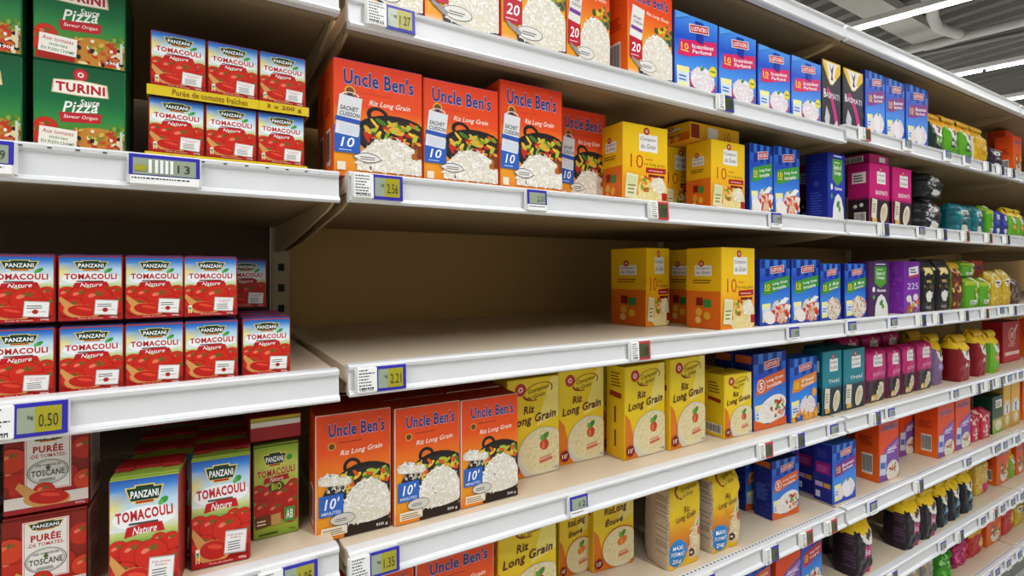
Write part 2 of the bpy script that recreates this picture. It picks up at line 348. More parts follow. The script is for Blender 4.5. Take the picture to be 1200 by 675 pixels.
def ben_minute(w, h):
    a = Art(w, h, 12)
    a.grad([(0, '#F2941F'), (.3, '#F6A81F'), (.55, '#F27A1A'), (.7, '#EE5416'), (1, '#EC4A14')])
    ben_head(a, .875, .76, .11, .54); a.circ(.2, .745, .055, '#E0A23F', 12); a.circ(.2, .745, .04, '#6A3E1A', 10); a.lines(.29, .765, .66, .78, 1, '#8F2A10')
    a.text('Riz Long Grain', .60, .685, .58, .055, '#FBF1E4', .015, .3, 3)
    ben_dish(a, .66, .40, .95)
    a.grains(.17, .48, .14, .05, 45, size=.035); a.grains(.32, .45, .14, .04, 40, size=.035); a.poly([(.08, .36), (.4, .34), (.36, .42), (.14, .43)], '#2A2622'); a.grains(.25, .40, .14, .03, 25, ('#E8E2D2', '#CFC6B0'), .03, None)
    a.ell(.70, .16, .38, .12, '#1E1A1A', 22); a.grains(.68, .14, .36, .30, 330, size=.036, top=True); a.ell(.68, .14, .36, .06, '#E4DCC8', 20); a.grains(.68, .14, .36, .06, 60, size=.036, base=None); a.rect(.36, 0, 1, .075, '#2A1712')
    a.rect(0, 0, .36, .085, '#F0861C')
    a.rect(.03, .19, .35, .36, '#2D66C2'); a.text("10'", .20, .29, .2, .09, '#FFFFFF', .02, .2); a.text('MINUTES', .19, .215, .25, .026, '#E6EEF8', .01)
    a.ell(.34, .15, .17, .05, '#3A3838', 18); a.ell(.34, .15, .162, .045, '#D8D4CA', 18); a.lines(.24, .135, .44, .165, 2, '#6B6862')
    a.rect(.06, .03, .40, .10, '#F5EBD4'); a.lines(.08, .04, .40, .09, 3, '#8A6A3A'); a.text('500 g', .88, .035, .16, .03, '#FFFFFF', .01)
    return a
def ben20(w, h):
    a = Art(w, h, 13)
    a.grad([(0, '#F0EDE6'), (.12, '#F2A128'), (.4, '#F6B42A'), (.6, '#F47A1C'), (.75, '#F0501A'), (1, '#EE4014')])
    ben_head(a, .9, .80, .12); a.text('Riz Long Grain', .66, .74, .52, .05, '#FBF1E4', .015, .3, -3)
    a.blobs(.5, .46, 1, .66, 26, ('#E9B51C', '#3E5B33', '#7FA22A', '#F1D03A', '#5C6A5C', '#E9A04A'), .03, .07)
    a.ell(.66, .12, .44, .15, '#3A3A44', 24); a.grains(.66, .14, .42, .40, 340, size=.036, top=True); a.ell(.66, .14, .42, .07, '#E4DCC8', 20); a.grains(.66, .14, .42, .07, 60, size=.036, base=None)
    a.rect(.02, .22, .30, .46, '#C41E34'); a.text('20', .16, .34, .2, .1, '#FFFFFF', .02, .15); a.lines(.05, .25, .27, .27, 1, '#F5D6D6')
    a.rect(.05, .44, .32, .78, '#EDEBE6', -8); a.text('SACHET', .19, .66, .2, .03, '#33383F', .02, .2, -8); a.text('CUISSON', .2, .61, .2, .03, '#33383F', .02, .2, -8); a.rect(.05, .52, .3, .56, '#7A3E9A', -8)
    a.ell(.42, .17, .20, .06, '#3A3838', 18); a.ell(.42, .17, .19, .055, '#EAE7DF', 18); a.lines(.3, .15, .54, .19, 2, '#6B6862'); a.poly([(.06, .24), (.3, .16), (.26, .12), (.08, .2)], '#9A9AA0')
    return a
def ben_side(w, h):
    a = Art(w, h, 14); a.grad([(0, '#F0701A'), (.5, '#EE5A16'), (1, '#EC4A14')]); a.barcode(.3, .1, .75, .42); a.lines(.2, .55, .8, .7, 4, '#B5380F'); return a
def ben_purple(w, h):
    a = Art(w, h, 15); a.grad([(0, '#EE4A14'), (1, '#EE4A14')]); ben_head(a, .85, .8, .12)
    a.poly([(0, .28), (.3, .5), (1, .66), (1, 0), (0, 0)], '#7A4BA6'); a.poly([(0, .24), (.3, .46), (1, .6), (1, .52), (.3, .4), (0, .2)], '#9A76BE')
    a.rect(.02, .1, .34, .42, '#C9D6EE', -6); a.rect(.05, .2, .3, .3, '#3C6AC0', -6); a.lines(.4, .42, .9, .5, 2, '#EDE4F5'); a.text('Basmati', .66, .5, .4, .06, '#F4EEFA', .01, .2, 8)
    a.ell(.68, .06, .34, .13, '#7C4A1E', 20); a.grains(.68, .12, .33, .17, 130, size=.04); a.blobs(.5, .12, .9, .24, 10, ('#C94A20', '#E2A03A', '#8A2A14'), .03, .06)
    return a
def orange_plain(w, h):
    a = Art(w, h, 16); a.grad([(0, '#D96A1E'), (.4, '#EE6A1A'), (1, '#E8401A')]); ben_head(a, .86, .8, .1)
    a.grains(.6, .2, .3, .16, 60, size=.05); a.blobs(.3, .25, .9, .55, 24, ('#3C8A4A', '#E9C03A', '#2F7F8A', '#F0E6C8', '#C93B1F'), .04, .09); return a
def lustucru(w, h, accent, num, l1, l2, main='#1B46C4', main2='#3C8CE8', chk=True, bowl='#B5185A', numc='#F5D21A', seed=20, card='#F2EFA0'):
    a = Art(w, h, seed); a.grad([(0, main), (.35, main2), (.7, main), (1, main2)])
    if chk: checks(a, main, '#0E2C92', .74, 1.0)
    a.rect(.32, .80, .78, .91, '#E9E4E0', 6); a.rect(.34, .81, .76, .90, '#C82030', 6); a.text('LUSTUCRU', .55, .855, .36, .055, '#FFFFFF', .03, 0, 6)
    a.poly([(.06, .46), (.3, .47), (.6, .53), (.97, .58), (.97, .76), (.8, .74), (.45, .70), (.12, .66)], accent)
    if num == '5': a.circ(.22, .575, .12, '#F4F1EC'); a.circ(.22, .575, .10, accent); a.text('5', .22, .575, .1, .09, '#FFFFFF', .03)
    else: a.text(num, .22, .59, .17, .085, numc, .03); a.rect(.13, .525, .31, .54, numc)
    a.text(l1, .64, .645, .52, .055, '#FFFFFF', .02, .15, 7); a.text(l2, .62, .575, .46, .05, '#FFFFFF', .02, .15, 7)
    a.ell(.64, .17, .32, .13, bowl, 22); a.grains(.64, .22, .29, .16, 150, ('#FFFFFF', '#F3E9EC', '#E2D2D8'), .036, '#E8DDE0'); a.ell(.62, .36, .05, .025, '#3E9A3C', 8, 30)
    a.rect(.04, .05, .32, .33, '#DCE8F4', 3); a.rect(.04, .26, .32, .33, card, 3); a.rect(.04, .05, .32, .12, card, 3); a.lines(.08, .15, .3, .24, 2, '#4A74C8')
    return a
def lust_pink(w, h):
    a = lustucru(w, h, '#DA2468', '10', 'Riz naturellement', 'Parfumé', main='#1E50CC', main2='#4A98F0', chk=False); a.poly([(.0, .9), (.3, .98), (.3, 1), (0, 1)], '#5AA8F4'); a.poly([(.45, .95), (.65, .95), (.65, .68), (.5, .70)], '#1A34A0'); a.rect(.32, .80, .78, .91, '#E9E4E0', 6); a.rect(.34, .81, .76, .90, '#C82030', 6); a.text('LUSTUCRU', .55, .855, .36, .055, '#FFFFFF', .03, 0, 6); a.circ(.88, .36, .09, '#F0DC2A'); a.rect(.82, .35, .94, .37, '#3A8A3C'); return a
def lust_purple(w, h):
    a = lustucru(w, h, '#8A2484', '10', 'Basmati', 'Sachets', main='#1E50CC', main2='#3F92EE', bowl='#1B46C4', seed=21); a.ell(.55, .2, .16, .14, '#F3EEF2', 12, 10); a.ell(.3, .17, .12, .12, '#F1E3D8', 12); return a
def lust_green(w, h):
    a = lustucru(w, h, '#3E9A36', '10', 'Long Grain', 'Inratable', bowl='#F4F1EC', seed=22); a.blobs(.4, .04, .98, .34, 34, ('#D2452A', '#E89A6A', '#F4EDE4', '#C8321E', '#E8C8A8'), .04, .08); a.ell(.25, .12, .22, .1, '#F2EFEA', 14, -20); a.poly([(.5, .3), (.8, .42), (.95, .40), (.8, .32)], '#F4F4F2'); return a
def lust_gourmand(w, h):
    a = lustucru(w, h, '#3E9A36', '10', '3 Riz', 'Gourmands', bowl='#E9DCC4', seed=23); a.grains(.62, .2, .36, .2, 170, ('#F3E6D2', '#C2693A', '#7A3B22', '#F6F0E4', '#E0B98A'), .04); return a
def lust_orange(w, h):
    a = lustucru(w, h, '#E0641E', '5', 'Long Grain', 'Incollable', bowl='#F2EEE8', seed=24); a.poly([(0, 0), (1, 0), (1, .12), (.4, .05), (0, .14)], '#E0641E'); a.ell(.56, .25, .44, .17, '#F4F2EE', 24, 14); a.grains(.56, .24, .36, .12, 90, ('#F8F4EA', '#E6DCC8', '#D9CDB5'), .035, None)
    a.blobs(.5, .14, .95, .36, 20, ('#B5431E', '#D98A5A', '#8E2A16', '#E7B58A', '#6E9A3C'), .03, .06); return a
def lust_thai(w, h):
    a = lustucru(w, h, '#E88A1E', '10', 'Thaï', 'Parfumé', main='#1762D0', main2='#2F8AF0', bowl='#E88A1E', seed=25); a.circ(.88, .42, .09, '#F0A030'); a.blobs(0, 0, 1, .12, 14, ('#E08A2A', '#5A3A1E', '#F0B04A'), .05, .1); return a
def lust_red(w, h):
    a = lustucru(w, h, '#C4202A', '10', 'Long Grain', 'Intégral', bowl='#E9E4E8', seed=26); a.blobs(.3, .08, .95, .32, 26, ('#C9502A', '#E8A070', '#B5331E', '#F2E4D2'), .04, .08); return a
def seeds(w, h, main='#15248C', mid='#1E3AB0', word='Quinoa'):
    a = Art(w, h, 27); a.grad([(0, main), (.5, mid), (1, main)])
    a.poly([(.25, .92), (.85, .92), (.85, .62), (.55, .52), (.25, .62)], '#4C9A2C'); a.text('Seeds of', .55, .80, .44, .07, '#FFFFFF', .02); a.text('Change', .55, .71, .4, .07, '#FFFFFF', .02); a.lines(.35, .86, .75, .89, 1, '#E4F2DA'); a.rect(.3, .955, .8, .975, '#C9D6F4')
    a.text(word, .6, .48, .44, .055, '#FFFFFF', .03); a.circ(.2, .5, .07, '#E9F2E4', 12); a.circ(.2, .36, .06, '#5AA83A', 10)
    a.poly([(.25, 0), (.28, .2), (.4, .35), (.58, .41), (.76, .35), (.9, .2), (.94, 0)], '#E9E8E2'); a.grains(.6, .12, .28, .2, 60, ('#F6F4EE', '#D8D6CC', '#C6CDB8'), .03, None); a.ell(.58, .25, .1, .05, '#4C8A3A', 8, 30); a.ell(.66, .18, .07, .05, '#5C9A44', 8, -30)
    return a
def cdg_ten(w, h):
    a = Art(w, h, 28); a.grad([(0, '#EE8A18'), (.3, '#F4A01A'), (.5, '#F8C414'), (1, '#F8CE12')])
    logo_square(a, .56, .78, .42, .22); a.text('10', .30, .535, .28, .17, '#CC2418', -.012); a.text('riz long grain', .70, .51, .48, .045, '#7A4312', .0); a.rect(.5, .565, .66, .58, '#E0701A')
    a.poly([(.5, .40), (.96, .41), (.96, .48), (.5, .47)], '#B5171C'); a.rect(.56, .35, .93, .385, '#7E1216'); a.lines(.56, .43, .9, .45, 1, '#F4DCCF')
    a.ell(.66, .18, .34, .17, '#F1D58A', 22); a.blobs(.4, .16, .7, .34, 20, ('#D98A1E', '#C8551E', '#7FA22A', '#F0C85A'), .03, .06); a.grains(.78, .25, .16, .1, 90, ('#FFFDF2', '#F2EAC8', '#E2D6AA'), .032); a.grains(.62, .06, .36, .1, 120, ('#F3E6A8', '#E4D083', '#F8F0C4'), .032, '#EBDA98')
    a.rect(.05, .06, .30, .37, '#E8E4BC', -6); a.rect(.07, .24, .29, .34, '#D8DCA8', -6); a.lines(.09, .12, .27, .26, 3, '#8A9A4A'); a.rect(.86, .06, .98, .16, '#B5171C')
    return a
def cdg_ten_side(w, h):
    a = Art(w, h, 29); a.grad([(0, '#E06414'), (.46, '#E8741A'), (.47, '#F6BE16'), (1, '#F6C416')]); logo_square(a, .5, .72, .5, .13); a.lines(.2, .56, .8, .62, 2, '#8A5A14')
    a.rect(.3, .28, .5, .38, '#8A1A1C'); a.rect(.52, .26, .74, .36, '#3E8A3C'); a.circ(.38, .2, .1, '#F0B23A', 10); a.circ(.62, .16, .1, '#F0B23A', 10); a.circ(.36, .1, .09, '#F2C86A', 10); return a
def cdg_old(w, h, l1='Long Grain', l2=None, bowl='#D9D3C6', score="10'"):
    a = Art(w, h, 30); a.grad([(0, '#EDA818'), (.18, '#F2BE16'), (.5, '#F5D21C'), (1, '#F3D824')])
    a.poly([(0, 0), (0, .5), (.12, .42), (.3, .0)], '#E37A16'); a.poly([(.55, .5), (1, .58), (1, 1), (.85, 1)], '#F8E67A')
    badge(a, .24, .895, .105); logo_oval(a, .58, .86, 1.0)
    a.text('Riz', .40 if l2 is None else .36, .685, .22, .08, '#5A1522', .03, .25, 6); a.text(l1, .5 if l2 is None else .64, .575 if l2 is None else .69, .88 if l2 is None else .36, .115, '#5A1522', .03, .25, 6)
    if l2: a.text(l2, .5, .56, .46, .085, '#5A1522', .03, .25, 6)
    a.ell(.68, .20, .50, .28, bowl, 26); a.ell(.68, .23, .47, .235, '#E9DFB8', 26); a.grains(.68, .25, .43, .20, 280, ('#F7EFC8', '#E4D39A', '#F2E4B0', '#D6C07C'), .032, '#EADCA8')
    a.ell(.70, .30, .09 if not l2 else .13, .06 if not l2 else .05, '#D2441E' if not l2 else '#E8761E', 12, 0 if not l2 else 25); a.ell(.68, .29, .03, .04, '#E87A4A' if not l2 else '#F0984A', 8); a.ell(.72, .385, .09, .03, '#4E8A2C', 8, 40); a.ell(.66, .37, .06, .025, '#6AA83C', 8, 110)
    a.rect(.60, .12, .86, .15, '#D86A5A', 8); a.rect(.60, .16, .84, .18, '#E09A8A', 8)
    a.circ(.12, .09, .10, '#7E1522', 12); a.text(score, .12, .09, .12, .05, '#F6E9D2', .02); a.text('1 kg', .92, .04, .1, .03, '#5A4A2A')
    return a
def cdg_side(w, h):
    a = Art(w, h, 31); a.grad([(0, '#EDB818'), (1, '#EED222')]); a.lines(.25, .78, .8, .95, 5, '#8A5A14'); a.rect(.2, .66, .85, .72, '#9A2A1C', -6); a.rect(.45, .12, .55, .3, '#6A4A12'); a.rect(.45, .38, .55, .56, '#6A4A12'); return a
def cdg_small_side(w, h):
    a = Art(w, h, 32); a.grad([(0, '#ECCC20'), (1, '#E8CA22')]); a.lines(.2, .7, .8, .9, 4, '#8A5A14'); a.rect(.2, .56, .85, .62, '#9A2A1C', -6); a.barcode(.1, .05, .9, .2); return a
def cdg_dark(w, h, top, low, word, wc='#FFFFFF', gold=False, packet=True):
    a = Art(w, h, 33); a.grad([(0, low), (.40, low), (.46, top), (1, top)])
    logo_square(a, .58, .78, .44, .20); a.text(word, .58, .53, .6, .07, wc, .0)
    if packet: a.rect(.08, .10, .34, .42, '#E4DCC6', -6); a.lines(.12, .2, .3, .36, 4, '#8A8470'); a.rect(.1, .03, .34, .10, '#E2B45A')
    a.ell(.70, .20, .17, .18, '#E9E0C8', 18, -28); a.ell(.70, .20, .13, .14, '#D8CCAA', 16, -28); a.ell(.68, .24, .04, .06, '#BFB48A', 8, -28)
    if gold: a.rect(.22, .03, .56, .13, '#D9B45A', 3); a.rect(.26, .06, .4, .11, '#F2E9CF', 3)
    return a
def cdg_dark_side(w, h, top, low):
    a = Art(w, h, 34); a.grad([(0, low), (.40, low), (.46, top), (1, top)]); a.rect(.18, .68, .85, .86, '#E9E4E0'); a.lines(.25, .71, .8, .84, 3, '#4A4548'); a.barcode(.3, .04, .85, .2); a.circ(.35, .3, .1, '#C9C4C0', 8); a.circ(.65, .32, .1, '#C9C4C0', 8); return a
def basmati(w, h, pan='#C8187A'):
    a = Art(w, h, 35); a.bg('#22222A'); a.poly([(0, 1), (1, 1), (1, .86), (.55, .66), (.42, .66), (.04, .92)], '#F2C21A'); a.poly([(.12, .98), (.9, .98), (.86, .82), (.6, .68), (.44, .68), (.3, .78)], '#F4F1EA'); a.poly([(.38, .96), (.5, .88), (.62, .97), (.55, .8), (.6, .73), (.46, .73), (.5, .82)], '#6A3A1C'); a.poly([(.04, .93), (.2, .97), (.36, .78), (.28, .74)], '#F2C21A'); a.poly([(.96, .93), (.8, .97), (.66, .78), (.76, .74)], '#F2C21A')
    a.poly([(.3, .62), (.55, .5), (.75, .3), (.95, .0), (.72, .0), (.6, .25), (.45, .42), (.22, .58)], pan)
    a.text('BASMATI', .5, .50, .84, .085, '#F2EEF0', .0); a.text('B', .13, .515, .12, .125, '#F2EEF0', .0)
    a.poly([(.2, .04), (.12, .14), (.22, .34), (.4, .2), (.38, .08)], '#C9C8CE'); a.poly([(.7, .0), (.62, .08), (.78, .16), (.94, .0)], '#D9D2D6'); return a
def violet(w, h):
    a = Art(w, h, 36); a.grad([(0, '#8A3AB0'), (.5, '#7A24A8'), (1, '#6A1A92')]); a.rect(.3, .74, .9, .9, '#F4F1F4', 6); a.lines(.38, .78, .82, .88, 2, '#4A3A5A', .5); a.rect(.3, .70, .9, .74, '#C8302A', 6); a.text('225', .55, .52, .7, .12, '#F1E6F6', -.005); a.ell(.3, .28, .16, .07, '#E6E0DA', 14); a.ell(.72, .3, .16, .07, '#E6E0DA', 14)
    a.blobs(.1, .02, .95, .22, 26, ('#D2452A', '#E8B04A', '#7FA22A', '#F0E6D0', '#C06A2A'), .05, .09); return a
def red_box(w, h):
    a = Art(w, h, 37); a.bg('#B51420'); a.circ(.52, .66, .2, '#E8CBB4'); a.circ(.52, .66, .17, '#B5303A'); a.circ(.52, .66, .1, '#D9A88A', 10); a.poly([(.6, .72), (.8, .93), (.88, .9), (.68, .7)], '#E8CBB4'); a.lines(.3, .38, .75, .48, 2, '#E8B0A4'); a.rect(.1, .16, .95, .25, '#F2DAD0'); a.rect(.1, .03, .95, .14, '#D8304A'); return a
def green_box(w, h):
    a = Art(w, h, 38); a.grad([(0, '#7FB02E'), (.35, '#C8C05A'), (.42, '#1E4A32'), (1, '#153828')]); a.rect(.3, .68, .9, .9, '#E9E6DC'); a.lines(.36, .72, .84, .87, 3, '#44504A'); a.grains(.55, .2, .32, .14, 50, ('#F3E6B8', '#E4C983'), .05); return a
def grain_pack(w, h, top='#F0B41A'):
    a = Art(w, h, 39); a.grad([(0, '#C99A3A'), (.5, '#E0B45A'), (.6, top), (1, top)]); a.poly([(.1, .5), (.35, .66), (.5, .6), (.65, .66), (.92, .5), (.9, .34), (.1, .34)], '#E6E6EA'); a.poly([(.3, .62), (.5, .5), (.7, .62), (.55, .44), (.6, .36), (.42, .36), (.46, .44)], '#2A3C54'); a.ell(.5, .2, .3, .13, '#EBC87A', 16); a.grains(.5, .2, .26, .1, 40, ('#F6E0A0', '#C08A3A'), .05); return a
# bags
def taureau(w, h, body, pan, word='Ba', top='#F0C81E', panel=True):
    a = Art(w, h, 40); a.grad([(0, body), (1, body)])
    a.poly([(0, 1), (1, 1), (1, .62), (.85, .70), (.6, .62), (.3, .72), (0, .78)], top)
    a.poly([(.18, .74), (.4, .58), (.62, .49), (.98, .46), (1, .66), (.86, .76), (.6, .66), (.36, .70)], '#ECEAE4')
    a.poly([(.5, .72), (.66, .68), (.8, .76), (.9, .70), (.8, .64), (.76, .56), (.64, .58), (.66, .65)], '#5A3214')
    if panel: a.poly([(.45, .28), (1, .30), (1, .44), (.5, .47)], pan)
    a.text(word, .62, .375, .3, .10, '#F6F1F2', .0); a.poly([(.55, .04), (.75, .12), (1, .10), (1, .0), (.6, 0)], pan)
    return a
def maxi(w, h):
    a = Art(w, h, 41); a.grad([(0, '#EEC01C'), (.08, '#E8B42A'), (.22, '#C4601A'), (.42, '#E0961A'), (.56, '#EAC620'), (1, '#E6C624')])
    a.poly([(1, .58), (.82, .48), (.66, .32), (.60, .12), (.7, .06), (1, .06)], '#D8C49A')
    for i in range(90): a.rect(*(lambda x, y: (x, y, x + .03, y + .012))(a.r.uniform(.64, .97), a.r.uniform(.08, .44)), a.r.choice(('#EBDDB8', '#C9B080', '#F3EAD0')))
    a.ell(.95, .36, .06, .05, '#CC3A1C', 10); a.ell(.9, .44, .07, .02, '#5E9A34', 8, 30)
    badge(a, .32, .93, .10); a.ring(.5, .83, .34, .09, .06, '#9A1E14', 10, 120, 250)
    a.text('Comptoir', .6, .86, .5, .045, '#3B1D12', .01, .2, 6); a.text('du Grain', .55, .80, .36, .04, '#3B1D12', .01, .2, 6)
    a.text('Riz', .52, .64, .2, .06, '#5A1522', .03, .25, 4); a.text('Long Grain', .5, .55, .66, .08, '#5A1522', .03, .25, 8)
    a.ell(.26, .17, .30, .155, '#2A86C8', 22); a.text('MAXI', .22, .245, .30, .045, '#FFFFFF', .012); a.text('FORMAT', .23, .175, .38, .045, '#FFFFFF', .012); a.text('2kg', .22, .09, .28, .065, '#FFFFFF', .012)
    a.circ(.72, .13, .09, '#4A2A22', 10); a.rect(.68, .12, .76, .14, '#E8D8B8')
    return a
def foil_dark(w, h, c='#1A1A1E', c2='#C9C8CA'):
    a = Art(w, h, 42); a.bg(c); a.blobs(0, .3, 1, 1, 14, (c2, '#5A5A5E', '#2E2E34'), .05, .14); a.rect(.3, .62, .75, .78, '#ECE8E2', 4); a.lines(.36, .65, .7, .76, 2, '#444444'); a.ell(.5, .2, .22, .12, '#E9E6DE', 14); return a
def cream_label(w, h, main, lab='#F1DA8A', grain='#ECE8DE'):
    a = Art(w, h, 43); a.bg(main); a.poly([(.2, .72), (.4, .78), (.8, .74), (.82, .88), (.25, .9)], lab); a.lines(.3, .58, .75, .66, 2, '#B9A25A'); a.ell(.5, .30, .24, .11, grain, 16); a.rect(.3, .05, .7, .12, '#8A8A8A'); a.blobs(.1, .45, .9, .56, 10, ('#7A5A1E', '#3A3A3A', '#A98A3A'), .03, .07); return a
def green_bag(w, h, c='#5AA61E'):
    a = Art(w, h, 44); a.grad([(0, c), (.7, c), (.74, '#B5C81E'), (1, '#6E9A14')]); a.poly([(.55, 1), (1, 1), (1, .5), (.7, .75)], '#E0E8C0'); a.rect(.2, .12, .7, .26, '#F4F4EE'); a.lines(.25, .15, .65, .24, 2, '#555555'); a.blobs(.5, .2, 1, .6, 14, ('#E9F0C8', '#D8B81A', '#3E8A1E'), .04, .1); return a
def patterned(w, h, c, cols, seed=45, lab=None):
    a = Art(w, h, seed); a.bg(c); a.blobs(.02, .05, .98, .95, 34, cols, .05, .11)
    if lab: a.rect(.3, .55, .85, .75, lab, 5); a.lines(.36, .58, .8, .72, 2, '#444444')
    return a

# ------------------------------------------------------------------ packs
def box_mesh(name, w, h, d, front, side=None, top='#888888', sidecol='#888888', back='#777777', bev=.0012, flap=True, edge=None):
    """A folding carton; origin in the middle of its front bottom edge, front towards -y."""
    mb = MB(); sc, tc, bc = lin(sidecol), lin(top), lin(back)
    mb.box(-w / 2, w / 2, 0, d, 0, h, sc, bev, 0, {'z+': tc, 'z-': tc, 'y+': bc, 'y-': lin(edge) if edge else front.colour_at(.03, .5)})
    m = bev
    front.emit(mb, lambda x, y, z: (-w / 2 + m + x * (w - 2 * m), -z, m + y * (h - 2 * m)))
    if side:
        side.emit(mb, lambda x, y, z: (-w / 2 - z, d - m - x * (d - 2 * m), m + y * (h - 2 * m)))
        side.emit(mb, lambda x, y, z: (w / 2 + z, m + x * (d - 2 * m), m + y * (h - 2 * m)))
    if flap:   # tuck-flap edge lines on the top
        e = tuple(c * .55 for c in tc)
        mb.face([(-w / 2 + .004, d * .48, h + .0003), (w / 2 - .004, d * .48, h + .0003), (w / 2 - .004, d * .48 + .0008, h + .0003), (-w / 2 + .004, d * .48 + .0008, h + .0003)], e)
    return mb.mesh(name, [CARD])
def bag_mesh(name, w, h, d, art, sidecol, rows=36, cols=22, top=.78, seam=True, crumple=.004, seed=0, p=5.0, narrow=.86, sideart=None):
    """A filled bag on a block bottom that narrows to a flat seam; origin in the middle of its front bottom edge."""
    mb = MB(); sc = lin(sidecol)
    def S(u, v, off=0.0):
        t = 0 if v < top else (v - top) / (1 - top)
        dd = d / 2 * (1 - .88 * t ** 1.2) * (.93 + .07 * min(1, v / .12) + .05 * math.sin(min(v / top, 1) * 3.14))
        ww = w / 2 * (1 - (1 - narrow) * t) * (.97 + .03 * min(1, v / .1))
        q = 2 * u - 1
        yy = -dd * max(0.0, 1 - abs(q) ** p) ** (1 / p) - off
        n = noise.noise(Vector((u * 4 + seed, v * 6, seed))) * crumple * (1 + 2.2 * t) + noise.noise(Vector((u * 11, v * 13 + seed, 3))) * crumple * .5
        return (q * ww, d / 2 + yy + n * (1 if abs(q) < .98 else .2), v * h + noise.noise(Vector((u * 5, seed, 1))) * .006 * t)
    us = [.5 - .5 * math.cos(math.pi * i / cols) for i in range(cols + 1)]
    us = [.55 * a + .45 * i / cols for i, a in enumerate(us)]
    for i in range(cols):
        for j in range(rows):
            u0, u1, v0, v1 = us[i], us[i + 1], j / rows, (j + 1) / rows
            um, vm = (u0 + u1) / 2, (v0 + v1) / 2
            c = sc if not .05 < um < .95 else art.colour_at((um - .05) / .9, vm)
            if sideart and not .05 < um < .95 and j % 2 == 0 and .15 < vm < .92 and random.Random(i * 977 + j * 31).random() < .6: c = lin(sideart)
            if vm > top + .02 and not .05 < um < .95: c = art.colour_at(.5, vm)
            mb.face([S(u0, v0), S(u1, v0), S(u1, v1), S(u0, v1)], c)
            B = lambda u, v: (S(u, v)[0], d - S(u, v)[1], S(u, v)[2])
            mb.face([B(u1, v0), B(u0, v0), B(u0, v1), B(u1, v1)], sc if vm < top else art.colour_at(.5, vm))
    for i in range(cols):
        u0, u1 = us[i], us[i + 1]
        mb.face([S(u1, 0), S(u0, 0), (S(u0, 0)[0], d - S(u0, 0)[1], 0), (S(u1, 0)[0], d - S(u1, 0)[1], 0)], sc)
        mb.face([S(u0, 1), S(u1, 1), (S(u1, 1)[0], d - S(u1, 1)[1], S(u1, 1)[2]), (S(u0, 1)[0], d - S(u0, 1)[1], S(u0, 1)[2])], sc)
    art.emit(mb, lambda x, y, z: S(.05 + .9 * x, y, z + .0009), text_only=True)
    me = mb.mesh(name, [FOIL])
    bm = bmesh.new(); bm.from_mesh(me); bmesh.ops.remove_doubles(bm, verts=bm.verts, dist=1e-6); bm.to_mesh(me); bm.free()
    me.polygons.foreach_set('use_smooth', [True] * len(me.polygons)); me.update()
    return me
def fold_mesh(name, w, d, col, lean=.5, hh=.03, seed=0):
    """The bag's rolled-over top: a crinkled strip that bends forward, sitting on the seam."""
    mb = MB(); c = lin(col); n = 14; pts = []
    prof = [(.5, -.004), (.5, .35), (.35, .75), (.05, 1.0), (-.35, .9), (-.65, .5), (-.75, .05), (-.62, .0), (-.5, .45), (-.25, .7), (.05, .75), (.2, .5), (.3, -.004)]
    def P(i, k):
        x = -w / 2 + w * i / n; y, z = prof[k]
        q = noise.noise(Vector((i * .9 + seed, k * .6, seed))) * .004
        return (x, y * d * lean + q, z * hh + q * (0 if k in (0, 12) else 1))
    m = len(prof)
    for i in range(n):
        for k in range(m):
            mb.face([P(i, k), P(i + 1, k), P(i + 1, (k + 1) % m), P(i, (k + 1) % m)], c)
    mb.face([P(0, k) for k in range(m)], c); mb.face([P(n, k) for k in range(m)][::-1], c)
    me = mb.mesh(name, [FOIL])
    bm = bmesh.new(); bm.from_mesh(me); bmesh.ops.remove_doubles(bm, verts=bm.verts, dist=1e-6); bmesh.ops.recalc_face_normals(bm, faces=bm.faces); bm.to_mesh(me); bm.free()
    me.polygons.foreach_set('use_smooth', [True] * len(me.polygons)); me.update()
    return me
def gable_mesh(name, w, d, red='#9E1A1E', rim='#8FA83C', k=1):
    """The folded top seam of a drinks-type carton: a low ridge with a crimped fin laid over."""
    mb = MB(); r, g = lin(red), lin(rim)
    mb.box(-w / 2 + .001, w / 2 - .001, .002, d * .42, 0, .0025, g, .0006)
    mb.box(-w / 2 + .001, w / 2 - .001, d * .40, d - .002, 0, .0055, r, .0012)
    for s in (-1, 1): mb.box(s * (w / 2 - .012) - .010, s * (w / 2 - .012) + .010, d * .3, d * .7, .0026, .0068, r, .0008)
    mb.v = [(x, y, z * k) for x, y, z in mb.v]
    return mb.mesh(name, [CARD])

KIND = {}
def kind(key, name, cat, desc, w, h, d, me, parts=()): KIND[key] = dict(name=name, cat=cat, desc=desc, w=w, h=h, d=d, me=me, parts=parts)
def carton(key, name, cat, desc, w, h, d, front, **k): kind(key, name, cat, desc, w, h, d, box_mesh(name, w, h, d, front, **k))

carton('turini', 'pizza_sauce_box', 'box', 'green pizza sauce box with red banner', .092, .106, .05, turini(.092, .106), top='#0E5A34', sidecol='#0C4A2C')
def brick(key, w, h, d, art, desc, red='#9E1A1E', rim='#8FA83C', sidecol='#A8342A', side=None, name='tomato_puree_carton'):
    me = box_mesh(name, w, h, d, art, side=side, top=rim, sidecol=sidecol, bev=.0014, flap=False, edge=sidecol)
    kind(key, name, 'carton', desc, w, h + .006, d, me, [('top_seam', gable_mesh('top_seam', w, d, red, rim, .35 if h < .1 else 1), (0, 0, h), None)])
tmc0, tmc1, tmc2 = tomacouli(.061, .080, 0), tomacouli(.061, .080, 1), tomacouli(.061, .080, 1, True)
brick('tom', .061, .0785, .046, tmc0, 'small blue-topped tomato carton', '#7A2A4A', '#2A5CA8')
brick('tomcard', .061, .0785, .046, tmc1, 'small blue-topped tomato carton', '#7A2A4A', '#2A5CA8')
brick('tomscore', .061, .0785, .046, tmc2, 'small tomato carton with traffic-light score', '#7A2A4A', '#2A5CA8')
